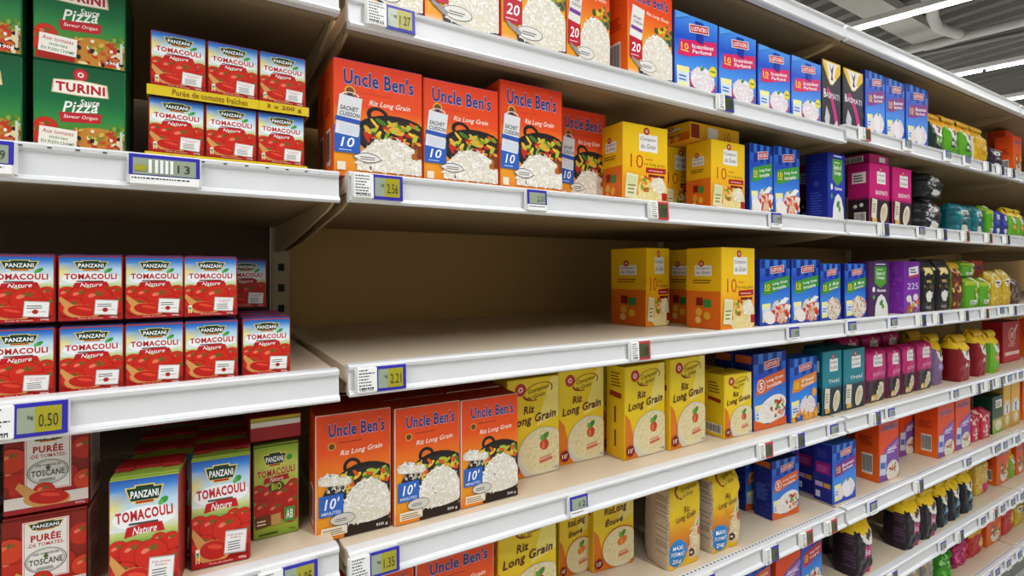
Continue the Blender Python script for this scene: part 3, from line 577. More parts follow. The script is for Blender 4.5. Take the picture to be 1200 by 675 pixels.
brick('tom500', .074, .141, .062, tomacouli(.074, .141, 1, True, True), 'tall blue-topped tomato carton')
brick('tom500b', .074, .141, .062, tomacouli(.074, .141, 1, False, True), 'tall blue-topped tomato carton')
brick('bio', .064, .133, .055, bio(.064, .133), 'tall green organic tomato carton', '#9E1A1E', '#8FA83C', '#7E9A3C')
brick('toscane', .080, .101, .058, toscane(.080, .101), 'tomato purée carton with white label card', '#9E1A1E', '#A02A20', '#7A2418', toscane_side(.058, .101))
bs = ben_side(.06, .185)
carton('ben20', 'rice_box', 'box', 'orange rice box with red number panel', .135, .20, .075, ben20(.135, .20), side=ben_side(.075, .20), top='#E8481A', sidecol='#EC5216')
carton('ben10', 'rice_box', 'box', 'orange rice box with blue sachet panel', .135, .176, .06, ben10(.135, .176), side=bs, top='#E0431A', sidecol='#E24E16')
carton('benmin', 'rice_box', 'box', 'orange rice box with blue minutes square', .113, .185, .06, ben_minute(.113, .185), side=bs, top='#C83A16', sidecol='#DE5014')
carton('benpur', 'rice_box', 'box', 'orange rice box with purple swoosh', .122, .198, .07, ben_purple(.122, .198), side=ben_side(.07, .198), top='#D84416', sidecol='#E8701A')
carton('orange', 'rice_box', 'box', 'plain orange rice box', .12, .18, .06, orange_plain(.12, .18), side=ben_side(.06, .18), top='#D84416', sidecol='#E8601A')
carton('lpink', 'rice_box', 'box', 'blue rice box with pink wave', .135, .172, .05, lust_pink(.135, .172), top='#2A6AD8', sidecol='#2432A8')
lpside = Art(.055, .178, 46); lpside.bg('#232C8E'); lpside.rect(.12, .48, .9, .68, '#A01C7C'); lpside.lines(.18, .52, .85, .64, 3, '#D86AB4'); lpside.rect(.1, .25, .5, .33, '#D8B4C8'); lpside.rect(.55, .25, .9, .33, '#E0A04A'); lpside.rect(.12, .06, .36, .17, '#E4E6F0'); lpside.lines(.2, .76, .8, .92, 4, '#4A5AC0')
carton('lpurple', 'rice_box', 'box', 'blue rice box with purple wave', .118, .178, .055, lust_purple(.118, .178), side=lpside, top='#2A6AD8', sidecol='#232C8E')
carton('lgreen', 'rice_box', 'box', 'blue rice box with green wave', .12, .168, .05, lust_green(.12, .168), top='#1A3AA8', sidecol='#182A86')
carton('lgour', 'rice_box', 'box', 'blue checked box of mixed rice', .128, .158, .05, lust_gourmand(.128, .158), top='#1A3AA8', sidecol='#182A86')
lside = patterned(.053, .19, '#1C2A86', ('#24348E', '#2E4AA8'), 47); lside.rect(.05, .88, .95, .98, '#C8642A'); lside.lines(.15, .3, .85, .6, 8, '#5A74C8')
carton('lorange', 'rice_box', 'box', 'orange-banded blue rice box with circled numeral', .14, .192, .053, lust_orange(.14, .192), side=lside, top='#1A2A80', sidecol='#1C2A86')
carton('lthai', 'rice_box', 'box', 'bright blue box with orange wave', .139, .168, .05, lust_thai(.139, .168), top='#2A6AD8', sidecol='#1A4AB0')
carton('lred', 'rice_box', 'box', 'blue rice box with red wave', .12, .19, .05, lust_red(.12, .19), top='#1A3AA8', sidecol='#182A86')
sdside = Art(.06, .187, 48); sdside.bg('#17258A'); sdside.lines(.2, .1, .8, .45, 9, '#3A50BC'); sdside.circ(.5, .56, .14, '#3E4CA0', 12); sdside.lines(.2, .7, .8, .9, 4, '#2A3EA8')
carton('seeds', 'grain_box', 'box', 'dark blue grain box with green shield', .13, .187, .06, seeds(.13, .187), side=sdside, top='#15248C', sidecol='#15248C')
carton('risotto', 'grain_box', 'box', 'purple grain box with green shield', .122, .168, .06, seeds(.122, .168, '#3A164A', '#4E2260', 'Risotto'), top='#3A164A', sidecol='#4E2260')
carton('cten', 'rice_box', 'box', 'yellow-orange rice box with white square logo', .13, .19, .098, cdg_ten(.13, .19), side=cdg_ten_side(.098, .19), top='#E2A21A', sidecol='#EEA81A')
carton('cold', 'rice_box', 'box', 'yellow rice box with bowl picture', .118, .192, .055, cdg_old(.118, .192), side=cdg_side(.055, .192), top='#E8CC26', sidecol='#EAC81E')
carton('csmall', 'rice_box', 'box', 'small yellow rice box with bowl picture', .10, .152, .06, cdg_old(.10, .152), side=cdg_small_side(.06, .152), top='#E8CE2A', sidecol='#E8CA22')
carton('cetuve', 'rice_box', 'box', 'yellow parboiled rice box with carrot picture', .112, .185, .05, cdg_old(.112, .185, 'Long', 'Étuvé', '#D86A1A'), side=cdg_side(.05, .185), top='#E2C222', sidecol='#E8C41E')
carton('cpink', 'rice_box', 'box', 'magenta rice box with white square logo', .125, .182, .06, cdg_dark(.125, .182, '#D01878', '#3A1C2E', 'BASMATI'), side=cdg_dark_side(.06, .182, '#A81462', '#20141C'), top='#C01870', sidecol='#A81462')
carton('cteal', 'rice_box', 'box', 'teal rice box with white square logo', .122, .175, .058, cdg_dark(.122, .175, '#0F8496', '#1E3640', 'THAÏ'), side=cdg_dark_side(.058, .175, '#0A5E6E', '#142830'), top='#0C6878', sidecol='#0A5E6E')
carton('basm', 'rice_box', 'box', 'black-yellow rice box with bull emblem', .11, .185, .05, basmati(.11, .185), top='#C89A1A', sidecol='#1E1E26')
carton('violet', 'rice_box', 'box', 'violet pouch-style rice box', .12, .168, .07, violet(.12, .168), side=patterned(.07, .168, '#8A34B4', ('#9A4AC0', '#7A28A0'), 49), top='#6A1A92', sidecol='#8A34B4')
carton('redbox', 'couscous_box', 'box', 'tall red couscous box with ladle emblem', .15, .16, .07, red_box(.15, .16), side=patterned(.07, .16, '#A81420', ('#B81C28', '#981018'), 50), top='#A01420', sidecol='#A81420')
carton('greenbox', 'grain_box', 'box', 'dark green grain box', .11, .17, .06, green_box(.11, .17), top='#153828', sidecol='#16402E')
carton('grainbox', 'grain_box', 'box', 'yellow-topped grain box with bull emblem', .11, .18, .06, grain_pack(.11, .18), top='#E0AC1A', sidecol='#C9A04A')
carton('redlay', 'tomato_box', 'box', 'flat red box with white and yellow edge', .07, .035, .12, (lambda a: (a.grad([(0, '#A81820'), (.58, '#A81820'), (.6, '#E9E4DC'), (.8, '#E9E4DC'), (.82, '#8A8A1E'), (1, '#C9B41E')]), a)[1])(Art(.07, .035, 60)), top='#8A1A1E', sidecol='#8A1A1E')
carton('pinkcase', 'rice_box', 'box', 'low magenta rice box lying flat', .122, .05, .16, (lambda a: (a.bg('#C01870'), a.rect(.5, .25, .82, .8, '#F2EEEE'), a)[2])(Art(.122, .05, 61)), side=(lambda a: (a.bg('#A81462'), a.barcode(.55, .2, .9, .85), a)[2])(Art(.16, .05, 62)), top='#C01870', sidecol='#A81462')
carton('ccase', 'rice_box', 'box', 'yellow-orange rice box lying flat', .19, .06, .10, (lambda a: (a.grad([(0, '#E8A81A'), (1, '#F2BE1A')]), a.text('10', .75, .5, .12, .5, '#CC2418', 0), a.rect(.35, .2, .55, .85, '#F2EEE4'), a.rect(.02, .1, .18, .9, '#8A2A14'), a)[4])(Art(.19, .06, 63)), side=cdg_ten_side(.1, .06), top='#E2A21A', sidecol='#E0841A')

def bag(key, name, desc, w, h, d, art, sidecol, fold=None, **k):
    me = bag_mesh(name, w, h, d, art, sidecol, **k); parts = []
    if fold: parts = [('folded_top', fold_mesh('folded_top', w * .86, d * .55, fold, .8, .026, len(KIND)), (0, d / 2 + .0, h - .016), 'crinkled folded bag top')]
    kind(key, name, 'bag', desc, w, h, d, me, parts)
mx = maxi(.10, .20)
bag('maxi', 'rice_bag', 'large yellow rice bag with blue disc', .10, .20, .075, mx, '#C9B59A', sideart='#8E7660', rows=84, cols=40, top=.86, p=9, narrow=.95, seed=2, crumple=.003)
bag('maxib', 'rice_bag', 'large yellow rice bag with blue disc', .10, .20, .075, mx, '#C9B59A', sideart='#8E7660', rows=84, cols=40, top=.80, p=8, narrow=.90, seed=7, crumple=.005)
bag('tpink', 'rice_bag', 'black yellow-topped rice bag with pink panel', .115, .165, .07, taureau(.115, .165, '#1B161C', '#C2247E'), '#2A1E2A', '#E6BE1E', top=.7, seed=3, sideart='#55304E')
bag('tblue', 'rice_bag', 'black yellow-topped rice bag with blue streak', .115, .165, .07, taureau(.115, .165, '#151A22', '#2A7A9A', 'Ta'), '#14181E', '#E6BE1E', top=.7, seed=4)
bag('tred', 'grain_bag', 'dark red grain bag with yellow top', .115, .165, .07, taureau(.115, .165, '#8E1620', '#A8202A', 'Ka'), '#7E141C', '#E2B01C', top=.74, seed=5)
bag('tgreen', 'grain_bag', 'lime green grain bag with yellow top', .1, .165, .06, taureau(.1, .165, '#6EB426', '#E08A1E', 'Qu'), '#5E9E20', '#E6C41E', top=.74, seed=6)
bag('tlilac', 'rice_bag', 'grey yellow-topped rice bag with lilac panel', .11, .17, .06, taureau(.11, .17, '#7A628A', '#9A78B4', 'Ri'), '#6E5A7C', '#E2BC1E', top=.7, seed=8)
ty = Art(.10, .19, 51); ty.grad([(0, '#2248A8'), (.22, '#2A50B4'), (.24, '#EFEDE8'), (.62, '#E9E6DE'), (.64, '#C9B01E'), (1, '#D0B826')]); ty.blobs(.1, .26, .95, .5, 26, ('#6A3A24', '#A8683A', '#D8C09A', '#C24A2A'), .05, .1); ty.text('Taureau', .55, .82, .7, .07, '#2A2A22', .02, .1, 10); ty.rect(.2, .7, .9, .74, '#3A3A2A', 8)
bag('tyellow', 'rice_bag', 'half-folded yellow, white and blue rice bag', .10, .19, .05, ty, '#1E3C9A', top=.8, seed=9)
bag('tkhaki', 'rice_bag', 'dark green rice bag with yellow top', .12, .15, .06, taureau(.12, .15, '#1E3028', '#5EA61E', 'Ri', '#E8A81A'), '#1A2C22', '#E2AC1A', top=.7, seed=10)
bag('tlime', 'rice_bag', 'lime and white rice bag with yellow top', .12, .15, .06, taureau(.12, .15, '#5EA61E', '#2A3A1E', 'Ri', '#E8A81A'), '#4E8A1A', '#E2AC1A', top=.7, seed=11)
bag('gold', 'rice_bag', 'golden yellow rice bag with white side', .14, .15, .08, patterned(.14, .15, '#D8A616', ('#E4B41E', '#C8940E', '#DCAA1A'), 52), '#D9D6D0', '#E2B41A', top=.7, seed=12)
bag('cpurple', 'rice_bag', 'magenta and dark purple rice pack', .125, .166, .055, cdg_dark(.125, .166, '#C2186E', '#2C1424', 'BASMATI', '#F0A8D0', True, False), '#7A1248', None, top=.93, p=9, narrow=.97, seed=13, crumple=.002)
bag('black', 'rice_bag', 'black rice bag with cream label', .11, .165, .06, cream_label(.11, .165, '#17171B'), '#101014', '#1E1E22', top=.8, seed=14)
bag('brownbag', 'grain_bag', 'brown patterned grain bag with yellow top', .1, .16, .06, patterned(.1, .16, '#6A2A1E', ('#C8962A', '#8E3A1E', '#E2C46A', '#4A1A14'), 53), '#5A7A1E', '#D8A81A', top=.8, seed=15)
bag('green', 'grain_bag', 'bright green grain bag', .12, .13, .07, green_bag(.12, .13), '#4E961A', None, top=.8, seed=16)
bag('yellowbag', 'grain_bag', 'yellow grain bag', .1, .14, .06, patterned(.1, .14, '#D2B02A', ('#E6D07A', '#C89A1E', '#F0E8C0'), 54, '#F0ECD8'), '#C0981E', None, top=.75, seed=17)
bag('brown', 'grain_bag', 'dull brown grain bag', .11, .11, .06, patterned(.11, .11, '#5A4038', ('#7A5A4A', '#4A302A', '#8A7A6A'), 55), '#4A342C', None, top=.7, seed=18)
bag('silver', 'rice_bag', 'shiny black and silver rice bag', .13, .15, .08, foil_dark(.13, .15), '#1C1C20', None, top=.8, seed=19, crumple=.008)
bag('tealbag', 'rice_bag', 'shiny teal rice bag', .13, .11, .06, foil_dark(.13, .11, '#0E6E78', '#2A96A0'), '#0C5A64', None, top=.8, seed=20, crumple=.006)
bag('bluebag', 'rice_bag', 'blue and white rice bag', .11, .12, .06, foil_dark(.11, .12, '#2A3A9A', '#5A6AC0'), '#222E7A', None, top=.8, seed=21)
bag('pinkbag', 'rice_bag', 'pink foil grain bag', .11, .12, .08, patterned(.11, .12, '#B01C5A', ('#D83A7A', '#8E1446', '#E86AA0'), 56), '#7E1240', None, top=.75, seed=22, crumple=.008)
bag('redyellow', 'grain_bag', 'red grain bag with yellow band', .12, .16, .08, (lambda a: (a.rect(0, .66, 1, .82, '#E0B41E'), a.ell(.8, .35, .16, .16, '#E9C98A'), a)[2])(patterned(.12, .16, '#C2201E', ('#D2301E', '#A81818'), 57)), '#A81818', None, top=.86, seed=23)
bag('redbag', 'grain_bag', 'glossy red grain bag', .12, .18, .07, (lambda a: (a.ell(.8, .45, .14, .2, '#E9C04A'), a)[1])(patterned(.12, .18, '#C81E22', ('#D83028', '#B01418'), 58)), '#B0161A', None, top=.86, seed=24)
bag('clear', 'grain_bag', 'pale clear-fronted grain bag', .12, .11, .07, patterned(.12, .11, '#A8A298', ('#C8C0B0', '#8E887E', '#C9A85A', '#DAD6CC'), 59), '#9A948A', None, top=.8, seed=25)
bag('greenfoil', 'grain_bag', 'crumpled green foil bag', .12, .10, .07, patterned(.12, .10, '#3E9A2A', ('#6EC84A', '#2A7A1E', '#A0E080'), 60), '#2E861E', None, top=.8, seed=26, crumple=.01)
bag('pasta', 'grain_bag', 'yellow bag with magenta corner', .12, .17, .06, (lambda a: (a.rect(.4, 0, 1, .3, '#C82A6A'), a)[1])(patterned(.12, .17, '#D8B84A', ('#E6D07A', '#C8A02A', '#E08A3A'), 61)), '#C89A2A', None, top=.85, seed=27)
bag('redpink', 'grain_bag', 'pink and cream grain bag', .12, .15, .06, patterned(.12, .15, '#C8244A', ('#E8C8B0', '#B01C3A', '#E9DCC8'), 62), '#A81A3A', None, top=.85, seed=28)
bag('dark', 'rice_bag', 'dark plum rice bag', .12, .16, .06, foil_dark(.12, .16, '#2A1A2C', '#3A2240'), '#241626', None, top=.85, seed=29)

# ------------------------------------------------------------------ the shelving
BAY, XA = 1.33, 0.1777
def bay_x(b): return XA + (b - 1) * BAY
RAILS = {}         # (bay, level) -> height of the rail's lower edge
for b in (1, 2, 3, 4):
    for lv, z in (('T0', .626), ('T1', .344), ('T2', .097), ('T3', -.177), ('T4', -.441), ('T5', -.690), ('T6', -.925), ('T7', -1.150)): RAILS[b, lv] = EYE + z
RAILS[2, 'T1'] = RAILS[3, 'T1'] = RAILS[4, 'T1'] = EYE + .357
RAILS[0, 'L0'], RAILS[0, 'L1'], RAILS[0, 'L2'], RAILS[0, 'L3'] = EYE + .357, EYE + .095, EYE - .181, EYE - .428
SURF = .040
PROF = [(.012, .044), (-.006, .044), (-.010, .0415), (-.0095, .0375), (-.005, .0345), (-.0075, .009), (-.0135, .0065), (-.0150, .003), (-.0125, 0), (.003, .001), (.006, .034), (.012, .038)]
SHELFNAME = {'L0': 'top tomato shelf', 'L1': 'upper tomato shelf', 'L2': 'middle tomato shelf', 'L3': 'lower tomato shelf', 'T0': 'bare top ledge', 'T1': 'top rice shelf', 'T2': 'second rice shelf', 'T3': 'third rice shelf', 'T4': 'fourth rice shelf', 'T5': 'fifth rice shelf', 'T6': 'sixth rice shelf', 'T7': 'bottom rice shelf'}
BAYNAME = {0: 'tomato bay', 1: 'nearest rice bay', 2: 'second rice bay', 3: 'third rice bay', 4: 'far-end bay'}
ABOVE = {'L0': 'top', 'L1': 'upper', 'L2': 'middle', 'L3': 'lower', 'T0': 'highest', 'T1': 'second-highest', 'T2': 'third-highest', 'T3': 'half-empty fourth', 'T4': 'fifth', 'T5': 'sixth', 'T6': 'seventh', 'T7': 'lowest'}
DEEP = .615
def extrude_profile(mb, prof, x0, x1, z, col=(.8, .8, .8)):
    n = len(prof)
    for k in range(n):
        (ya, za), (yb, zb) = prof[k], prof[(k + 1) % n]
        mb.face([(x0, ya, z + za), (x1, ya, z + za), (x1, yb, z + zb), (x0, yb, z + zb)][::-1], col)
    mb.face([(x0, y, z + q) for y, q in prof][::-1], col); mb.face([(x1, y, z + q) for y, q in prof], col)
for (b, lv), z in RAILS.items():
    x0 = bay_x(b); L = BAY
    if b == 0: x0 = bay_x(0)
    root = bpy.data.objects.new('gondola_shelf', None); COL.objects.link(root); root.location = (x0, 0, z)
    root['category'] = 'shelf'; root['group'] = 'steel gondola shelves'
    root['label'] = 'white-edged steel shelf, the %s one in the %s' % (ABOVE[lv], BAYNAME[b])
    mb = MB(); g = .0065
    mb.box(g, L - g, .012, DEEP, .016, SURF, (1, 1, 1), .0008)
    me = mb.mesh('shelf_board', [M_BOARD])
    link('shelf_board', me, root)
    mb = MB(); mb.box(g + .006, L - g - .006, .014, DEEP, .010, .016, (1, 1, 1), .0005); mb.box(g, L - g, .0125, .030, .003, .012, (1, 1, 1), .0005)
    link('shaded_underside', mb.mesh('shaded_underside', [M_UNDERSHADE]), root)  # separate underside layer, its darker colour standing in for shade
    mb = MB(); extrude_profile(mb, PROF, g, L - g, 0)
    if lv in ('L1', 'T5', 'T7'):
        x = .03
        while x < L - .03:
            if lv == 'L1': mb.face([(x, -.0103, .0385), (x + .004, -.0103, .0385), (x + .004, -.0103, .0400), (x, -.0103, .0400)], (0, 0, 0), 1)
            else: mb.face([(x, .004, .0443), (x + .005, .004, .0443), (x + .005, .008, .0443), (x, .008, .0443)], (0, 0, 0), 1)
            x += .024 if lv == 'L1' else .0125
    link('price_rail', mb.mesh('price_rail', [M_RAIL, M_DARK]), root)
    for s, xx in ((0, .008), (1, L - .012)):
        mb = MB(); pr = [(.016, .013), (.016, .001), (.05, -.006), (.40, -.040), (DEEP, -.050), (DEEP, .013)]
        n = len(pr)
        A = [(xx, y, q) for y, q in pr]; B = [(xx + .004, y, q) for y, q in pr]
        mb.face(A[::1], (1, 1, 1)); mb.face(B[::-1], (1, 1, 1))
        for k in range(n): mb.face([A[k], B[k], B[(k + 1) % n], A[(k + 1) % n]][::-1], (1, 1, 1))
        # rolled lower flange
        link('bracket', mb.mesh('bracket', [M_BRACKET]), root)
for b in range(5):
    x0 = bay_x(b); top = 2.02
    root = bpy.data.objects.new('gondola_bay', None); COL.objects.link(root); root.location = (x0, DEEP, 0)
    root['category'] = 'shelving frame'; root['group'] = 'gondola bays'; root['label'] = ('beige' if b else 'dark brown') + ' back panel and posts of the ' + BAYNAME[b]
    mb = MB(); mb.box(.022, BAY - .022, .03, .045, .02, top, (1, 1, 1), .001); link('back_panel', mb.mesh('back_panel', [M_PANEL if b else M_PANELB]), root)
    mb = MB(); mb.box(-.020, .020, .006, .05, 0, top, (1, 1, 1), .002)
    zz = .2
    while zz < top - .05: mb.face([(-.007, .0055, zz), (.007, .0055, zz), (.007, .0055, zz + .018), (-.007, .0055, zz + .018)], (0, 0, 0), 1); zz += .05
    link('post', mb.mesh('post', [M_UPRIGHT, M_DARK]), root)
    if b: 
        mb = MB(); mb.box(.004, BAY - .004, -DEEP + .02, -DEEP + .032, 0, .095, (1, 1, 1), .001); link('kick_plate', mb.mesh('kick_plate', [M_PLINTH]), root)

# ------------------------------------------------------------------ placing goods
PLACED = []
rnd = random.Random(77)
LVZ = lambda b, lv: RAILS[b, lv] + SURF
def put(key, lv, X, y, b=None, rot=0, sx=1, sy=1, sz=1, z=None, row='front', jitter=True):
    """Stand one pack with the left end of its front at X, front at y."""
    K = KIND[key]
    if b is None:
        if lv[0] == 'L': b = 0
        else: b = 1 if X + .02 < bay_x(2) else 2 if X + .02 < bay_x(3) else 3 if X + .02 < bay_x(4) else 4
    zz = LVZ(b, lv) + .0004 if z is None else z
    w = K['w'] * sx - .0008
    cx = X + .0004 + w / 2
    r = math.radians(rot)
    loc = (X + .0004 + w / 2 * math.cos(r), y + w / 2 * math.sin(r), zz)
    sc = (sx * (1 - .0008 / (K['w'] * sx)), sy, sz)
    if K['parts']:
        o = bpy.data.objects.new(K['name'], None); COL.objects.link(o)
        body = link('bag_body' if K['cat'] == 'bag' else 'carton_body', K['me'], o)
        for pn, pm, pl, lab in K['parts']:
            c = link(pn, pm, o, pl)
            if lab: c['label'] = lab
    else: o = link(K['name'], K['me'])
    o.location = loc; o.rotation_euler = (0, 0, r); o.scale = sc
    o['category'] = K['cat']
    PLACED.append(dict(o=o, desc=K['desc'], lv=lv, row=row, X=cx, y=y))
    return o
def fit(key, lv, u0, u1, vt, y=.02, b=None, row='front', sy=1, z=None, rot=0, maxs=1.3):
    """Stand a pack so that its front spans the sight lines u0..u1 and reaches up to vt."""
    K = KIND[key]; X0, X1 = Xat(u0, y), Xat(u1, y)
    if b is None: b = 0 if lv[0] == 'L' else 1 if X0 + .02 < bay_x(2) else 2 if X0 + .02 < bay_x(3) else 3
    base = LVZ(b, lv) if z is None else z
    H = Zat(vt, X0, y) - base if vt is not None else K['h']
    return put(key, lv, X0, y, b, rot, max(.5, min(maxs, (X1 - X0) / K['w'])), sy, max(.6, min(1.35, H / K['h'])), z, row)
def rank(lv): return SHELFNAME[lv]

# ---- tomato bay, upper shelf
zL1 = LVZ(0, 'L1') + .0004
for c in (0, 1):
    for r in (0, 1):
        u = (-96, 38)[c]
        X = Xat(u, .03) if c else Xat(38, .03) - .094
        for k in (0, 1):
            put('turini', 'L1', X, .03 + k * .052, 0, 0, .93, 1, 1, zL1 + r * .1064, row=('lower row' if r == 0 else 'upper row') if k == 0 else ('lower back row' if r == 0 else 'upper back row'))
def tomato_pack(X, y, z, band, lab):
    root = bpy.data.objects.new('tomato_carton_pack', None); COL.objects.link(root); root.location = (X, y, z)
    root['category'] = 'carton pack'; root['label'] = lab; root['group'] = 'three-packs of tomato cartons'
    w = .0612; zb = .0125
    K = KIND['tomscore']
    for i in range(3):
        c = link('carton', K['me'], root, (w * (i + .5), .0012, zb)); c.scale = (.985, 1, .885)
        s = link('top_seam', K['parts'][0][1], c, (0, 0, .0785))
    if band:
        mb = MB(); y0 = lin('#E2C61E')
        for (xa, xb, ya, yb) in ((-.002, w * 3 + .002, -.0040, -.0032),):
            mb.box(xa, xb, ya, yb, 0, .0125, y0)
        mb.box(-.0028, -.0020, -.0036, .047, 0, .0125, y0); mb.box(w * 3 + .0020, w * 3 + .0028, -.0036, .047, 0, .0125, y0)
        a = Art(w * 3, .0125, 3); a.text('Purée de tomates fraîches', .36, .5, .46, .62, '#8A5A12', .01); a.text('3 x 200 g', .84, .5, .24, .56, '#8A4A12', .03); a.rect(.665, .0, .669, 1, '#C8A818')
        a.emit(mb, lambda x, y_, q: (x * w * 3, -.0041 - q, y_ * .0125))
        link('cardboard_sleeve', mb.mesh('cardboard_sleeve', [CARD]), root)
    return root
XP = Xat(173, .03)
tomato_pack(XP, .03, zL1, True, 'lower three-pack of tomato cartons standing on the upper tomato shelf')
tomato_pack(XP + .002, .03, zL1 + .0832, True, 'upper three-pack of tomato cartons with yellow band, stacked on another pack')
# ---- tomato bay, middle shelf
zL2 = LVZ(0, 'L2') + .0004
y = .022
cols = [-.198, -.1345, -.0735, -.0125, .0525]
for i, X in enumerate(cols):
    for k in range(3 if i == 4 else 2):
        put(('tomcard' if i == 0 else 'tom'), 'L2', X, y + k * .0475 + (0 if i < 4 else .004), 0, 0, 1.0, 1, .965, zL2, row='lower row' if k == 0 else 'lower row, %s rank' % ('second', 'third')[k - 1])
for i, X in enumerate(cols[:4]):
    put(('tomscore' if i == 3 else 'tom'), 'L2', X - .001 * (i % 2), y + .001, 0, 0, 1.0, 1, .965, zL2 + .0825, row='upper row')
put('tomcard', 'L2', Xat(262, .17), .17, 0, 0, 1, 1, .965, zL2 + .0825, row='set-back upper row')
put('tomcard', 'L2', Xat(262, .17), .168, 0, 0, 1, 1, .965, zL2, row='lower row, last rank')
# ---- tomato bay, lower shelf
zL3 = LVZ(0, 'L3') + .0004
xt = Xat(0, .06)
for r_, nm in ((0, 'lower row'), (1, 'upper row')):
    put('toscane', 'L3', xt + .002 * r_, .060, 0, -2, 1, 1, .97, zL3 + r_ * .1040, row=nm)
    put('toscane', 'L3', xt - .088, .062, 0, 0, 1, 1, .97, zL3 + r_ * .1040, row=nm)
for k in range(4): put('tom500b', 'L3', -.088 + .003 * k + (.012 if k else 0), .012 + .066 * k, 0, -7 if k == 0 else -3, .97, 1, 1, zL3, row='first file' if k == 0 else 'first file, %s back' % ('', 'second', 'third', 'fourth')[k])
for k in range(4): put('tom500', 'L3', -.006 + .003 * k, .036 + .066 * k, 0, -4 if k == 0 else -2, .95, 1, 1, zL3, row='second file' if k == 0 else 'second file, %s back' % ('', 'second', 'third', 'fourth')[k])
put('bio', 'L3', .070, .076, 0, 0, .97, 1, 1.0, zL3)
put('bio', 'L3', .070, .133, 0, 0, .97, 1, 1.0, zL3, row='behind')
put('redlay', 'L3', .066, .08, 0, 0, 1.0, 1, 1, zL3 + .1405, row='on green carton')

# ---- top rice shelf
fit('ben20', 'T1', 424, 496, None); fit('ben20', 'T1', 497, 585, None, .02); fit('ben20', 'T1', 587, 663, None, .02)
put('ben20', 'T1', Xat(665, .03), .034, sx=.8)
put('ben20', 'T1', .735, .016, rot=1.5, sx=.97, sz=.95)
for a, c, v in ((790, 841, 11), (842, 886, 31), (888, 926, 51), (927, 962, 64)): fit('lpink', 'T1', a, c, v)
fit('basm', 'T1', 963, 985, 68, b=1, maxs=1.0); put('basm', 'T1', 1.553, .022, 2, 0, 1, 1, .95)
fit('lpurple', 'T1', 1014.5, 1037, 81); fit('lpurple', 'T1', 1038, 1060, 90); fit('lpurple', 'T1', 1062, 1088, 97)
fit('tkhaki', 'T1', 1088, 1106, 130, .03); fit('tlime', 'T1', 1107, 1124, 135, .03); fit('tlime', 'T1', 1125, 1141, 141, .03)
fit('gold', 'T1', 1142, 1158, 146, .03); fit('dark', 'T1', 1160, 1176, 178, .03); fit('orange', 'T1', 1178, 1187, 152, .10); fit('orange', 'T1', 1187.5, 1197, 158, .04)
# ---- second rice shelf
for a, c, v in ((390, 495, 66), (496, 584, 90), (585.5, 659, 92)): fit('ben10', 'T2', a, c, v)
put('ben10', 'T2', Xat(660, .08), .092, sx=.9, sz=1.1); put('ben10', 'T2', .172, .085, row='behind', sx=.98)
put('ben10', 'T2', .310, .085, row='behind', sx=.98)
put('cten', 'T2', Xat(729.3, .03), .03, rot=-1, sx=.98, sy=.72, sz=.865); put('cten', 'T2', Xat(775, .13), .13, sx=1, sy=.72, sz=.865)
put('cten', 'T2', .70, .21, row='behind', sx=1, sy=.8, sz=.87); z2 = LVZ(1, 'T2') + .0004
put('cten', 'T2', Xat(833, .03), .03, sx=.95, sy=.72, sz=.865); put('cten', 'T2', .95, .215, row='far behind', sy=.9, sz=.87)
put('ccase', 'T2', 1.0 - .03, .062, z=z2 + .1655, sx=.95, sz=.7); put('ccase', 'T2', .70, .215, z=z2 + .1670, sx=.95, sz=.7)
fit('lgreen', 'T2', 879, 905.5, 167, .03, maxs=1.1); fit('lgreen', 'T2', 907, 937, 170, .03)
put('seeds', 'T2', 1.352, .085, sx=.75); fit('seeds', 'T2', 970, 990, 178, b=1, maxs=.99)
put('seeds', 'T2', 1.355, .15, row='behind', sx=.95)
fit('cpink', 'T2', 1019, 1042, 190); fit('cpink', 'T2', 1046, 1068, 195); put('pinkcase', 'T2', Xat(1019, .03), .03, z=LVZ(2, 'T2') + .1855, sx=.95, sz=.58)
put('cpink', 'T2', 1.56, .10, sx=.95, row='behind')
fit('silver', 'T2', 1080, 1109, 232, .04); fit('silver', 'T2', 1082, 1109, 208, .045, z=LVZ(2, 'T2') + .118, row='on the lower silver bag')
fit('tealbag', 'T2', 1120, 1140, 237, .04); fit('tealbag', 'T2', 1141, 1154, 240, .04); put('tealbag', 'T2', 2.24, .11, row='behind', sz=1.5)
fit('green', 'T2', 1158, 1164, 240, .03, maxs=.6); fit('bluebag', 'T2', 1165, 1174, 244, .03); fit('bluebag', 'T2', 1174.5, 1182, 246, .03)
fit('tgreen', 'T2', 1183, 1192, 244, .03); fit('tgreen', 'T2', 1193, 1200, 246, .03)
# ---- third rice shelf
put('cten', 'T3', .940, .168, rot=3, sx=.66, sy=1.22, sz=1.02); put('cten', 'T3', 1.075, .135, rot=0, sx=.8, sy=1.0, sz=1.01)
put('cten', 'T3', 1.034, .026, rot=1.5, sx=1.0, sy=1.0, sz=1.01)
fit('lgreen', 'T3', 891, 926, 304, .035); fit('lgreen', 'T3', 928, 960.5, 304, .035)
fit('lgour', 'T3', 961, 985, 309, .03, b=1, maxs=.99); put('lgour', 'T3', 1.578, .03, 2, sx=.95)
fit('risotto', 'T3', 1018.5, 1042, 307); put('violet', 'T3', Xat(1059, .03), .03, sx=.95, sz=1.0); put('violet', 'T3', 1.835, .07, sx=.6, row='behind')
fit('black', 'T3', 1080, 1097, 307, .03); fit('black', 'T3', 1098, 1115, 307, .03); fit('brownbag', 'T3', 1116, 1129, 310, .03)
fit('green', 'T3', 1133, 1149, 324, .03); fit('green', 'T3', 1150, 1162, 326, .03); put('green', 'T3', 2.42, .04, z=LVZ(2, 'T3') + .118, sz=.45, row='on the other green bags')
